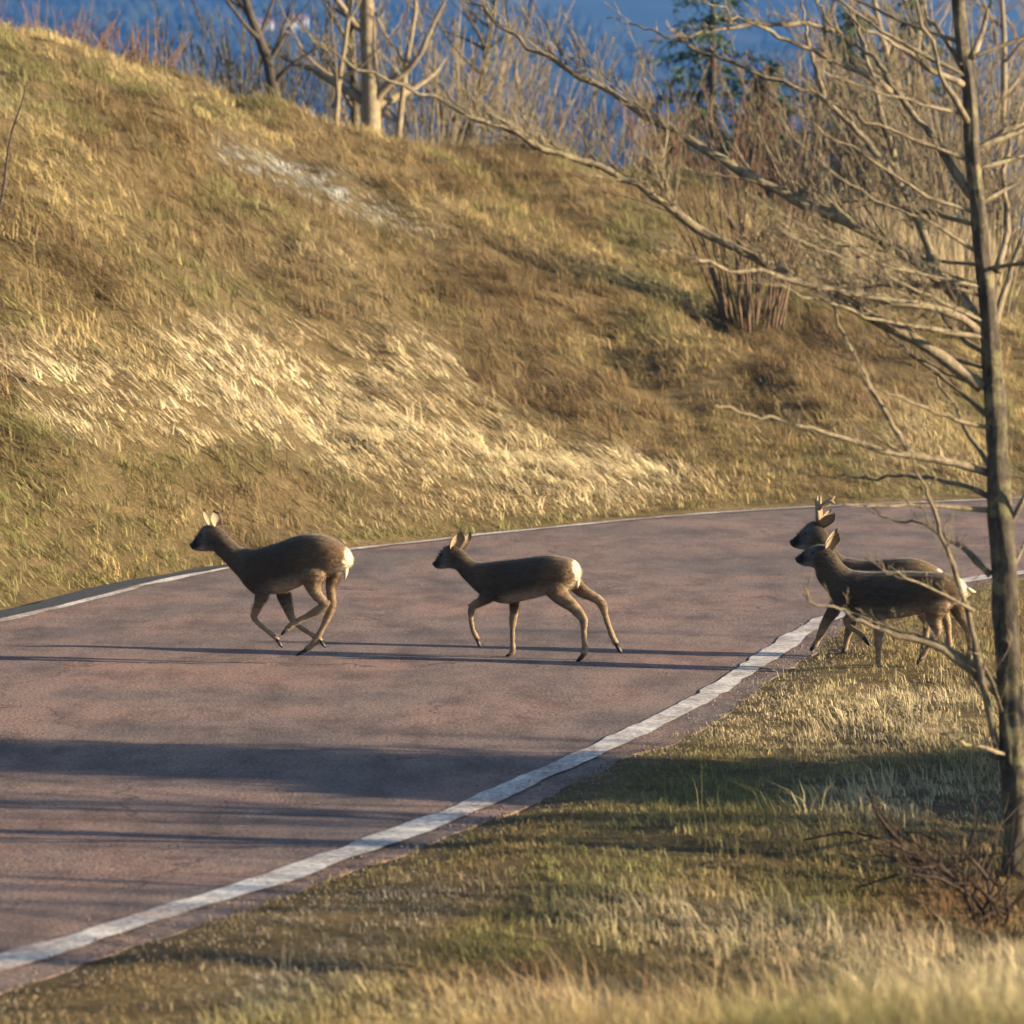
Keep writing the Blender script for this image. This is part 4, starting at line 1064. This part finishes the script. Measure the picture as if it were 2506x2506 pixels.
# trees of the roadside row outside the picture, whose long shadows cross the road
G3 = 'roadside trees beside the tree with lichen'
row = [(7.0, 18.9, 4.0, .08), (9.5, 15.4, 4.5, .09), (9.0, 20.3, 5.0, .10), (12.0, 19.6, 5.5, .12), (13.0, 15.9, 5.5, .11), (14.5, 21.4, 5.5, .10), (17.0, 20.4, 6.0, .13), (16.0, 22.6, 5.0, .07), (21, 27.5, 6.0, .08), (20.0, 19.8, 6.0, .10), (23.0, 20.2, 7.0, .11), (11.0, 18.7, 3.2, .06), (8.0, 16.7, 4.0, .06), (12.0, 17.3, 4.5, .08), (15.0, 17.0, 5.0, .07), (10.0, 19.2, 4.5, .07)]
for i, (x, y, H, r0) in enumerate(row):
    bare_tree('roadside_tree', 'bare roadside tree in the row past the lichen-covered tree', G3, x, y - .265 * (x + 1), H, r0, 700 + i, 'bark', (0, 0), 12, 1.5, 2, rmin=.008)
G4 = 'evergreen hedge bushes past the roadside trees'
for i, (x, y, H) in enumerate([(5.6, 20.5, 2.7), (6.5, 20.9, 3.1), (7.4, 20.4, 2.9), (8.5, 20.8, 3.3), (6.2, 19.9, 2.0)]):
    c_ = conifer('hedge_conifer', 'dense evergreen bush in the hedge past the roadside trees', G4, x, y - .265 * (x + 1), H, .85, 720 + i, 0, .03)

# far houses and wooded slope
def house(label, px, py, y, w, h):
    ys = np.linspace(700, 2800, 800); Q = np.array([at_y(px, py + 14, q) for q in ys]); hit = np.where(Q[:, 2] <= height(Q[:, 0], Q[:, 1]))[0]
    if len(hit): y = float(ys[hit[0]])                # where the sight line meets the far slope
    p = at_y(px, py, y); z = hz(p[0], y); root = empty('house', (p[0], y, z))
    d = w * .7
    mb = MB(); mb.box(-w / 2, w / 2, 0, d, -3, h); mb.build('wall', 'render_wall', root, False)
    b_ = [(-w / 2 - .4, -.4, h), (w / 2 + .4, -.4, h), (w / 2 + .4, d + .4, h), (-w / 2 - .4, d + .4, h), (-w / 2 - .4, d / 2, h + d * .32), (w / 2 + .4, d / 2, h + d * .32)]
    mesh_obj('roof', b_, [(0, 1, 5, 4), (3, 4, 5, 2), (0, 4, 3), (1, 2, 5), (3, 2, 1, 0)], 'roof_tile', root)
    for r_ in range(2):
        for k in range(3):
            mb = MB(); x = -w * .32 + k * w * .32; mb.box(x - .55, x + .55, -.06, .1, h * (.2 + .45 * r_), h * (.2 + .45 * r_) + 1.4); mb.build('window', 'window_glass', root, False)
    return tag(root, label, 'house', 'white houses on the far slope')
house('white house with two window rows seen below the conifer', 1655, 345, 1500, 8, 6.5)
house('white house glimpsed among the crest trees beside thick trunk', 728, 62, 2050, 10, 6)
house('white house glimpsed above the dark forked tree', 640, 66, 2030, 11, 5)

HOUSES = [tuple(o.location) for o in scene.objects if o.name.startswith('house')]
NT_ = 9000
Yf = rng.uniform(900, 2900, NT_); Xf = rng.uniform(-1, 1, NT_) * (.15 * Yf + 30)
Zf = height(Xf, Yf); v, f = [], []
for x, y, z in zip(Xf, Yf, Zf):
    if vnoise(np.array(x / 90), np.array(y / 120), 77) < .28: continue
    if any(abs(x - q[0]) < 14 and -140 < y - q[1] < 20 for q in HOUSES): continue
    H, W = rng.uniform(7, 15), rng.uniform(3, 5.5); b0 = len(v)
    for lv, (q, ww) in enumerate(((.05, .6), (.45, 1))):
        for k in range(5):
            a = k * 1.257 + lv * .5; s_ = W * ww * rng.uniform(.75, 1.2)
            v.append((x + math.cos(a) * s_, y + math.sin(a) * s_, z + H * q + rng.normal(0, .5)))
    v.append((x, y, z + H))
    for k in range(5):
        k2 = (k + 1) % 5; f.append((b0 + k, b0 + k2, b0 + 5 + k2, b0 + 5 + k)); f.append((b0 + 5 + k, b0 + 5 + k2, b0 + 10))
tag(mesh_obj('forest', v, f, 'forest_canopy'), 'hazy blue wooded mountainside far behind the hill', 'forest', kind='stuff')

# ------------------------------------------------------------------ haze
mb = MB(); mb.box(-5600, 5600, -1700, 6500, -90, 262)
hzb = mb.build('haze', None, smooth=False)
m = bpy.data.materials.new('haze'); m.use_nodes = True; n = m.node_tree.nodes; l = m.node_tree.links
n.remove(n['Principled BSDF'])
pv = n.new('ShaderNodeVolumePrincipled'); pv.inputs['Color'].default_value = (0.12, 0.38, 1.0, 1); pv.inputs['Density'].default_value = 3.0e-4; pv.inputs['Anisotropy'].default_value = 0.5
for q in ('Density Attribute', 'Color Attribute', 'Temperature Attribute'): pv.inputs[q].default_value = ''
m.cycles.homogeneous_volume = True
l.new(pv.outputs[0], n['Material Output'].inputs['Volume'])
hzb.data.materials.append(m)
tag(hzb, 'thin blue haze in the air over the valley', 'haze', kind='stuff')
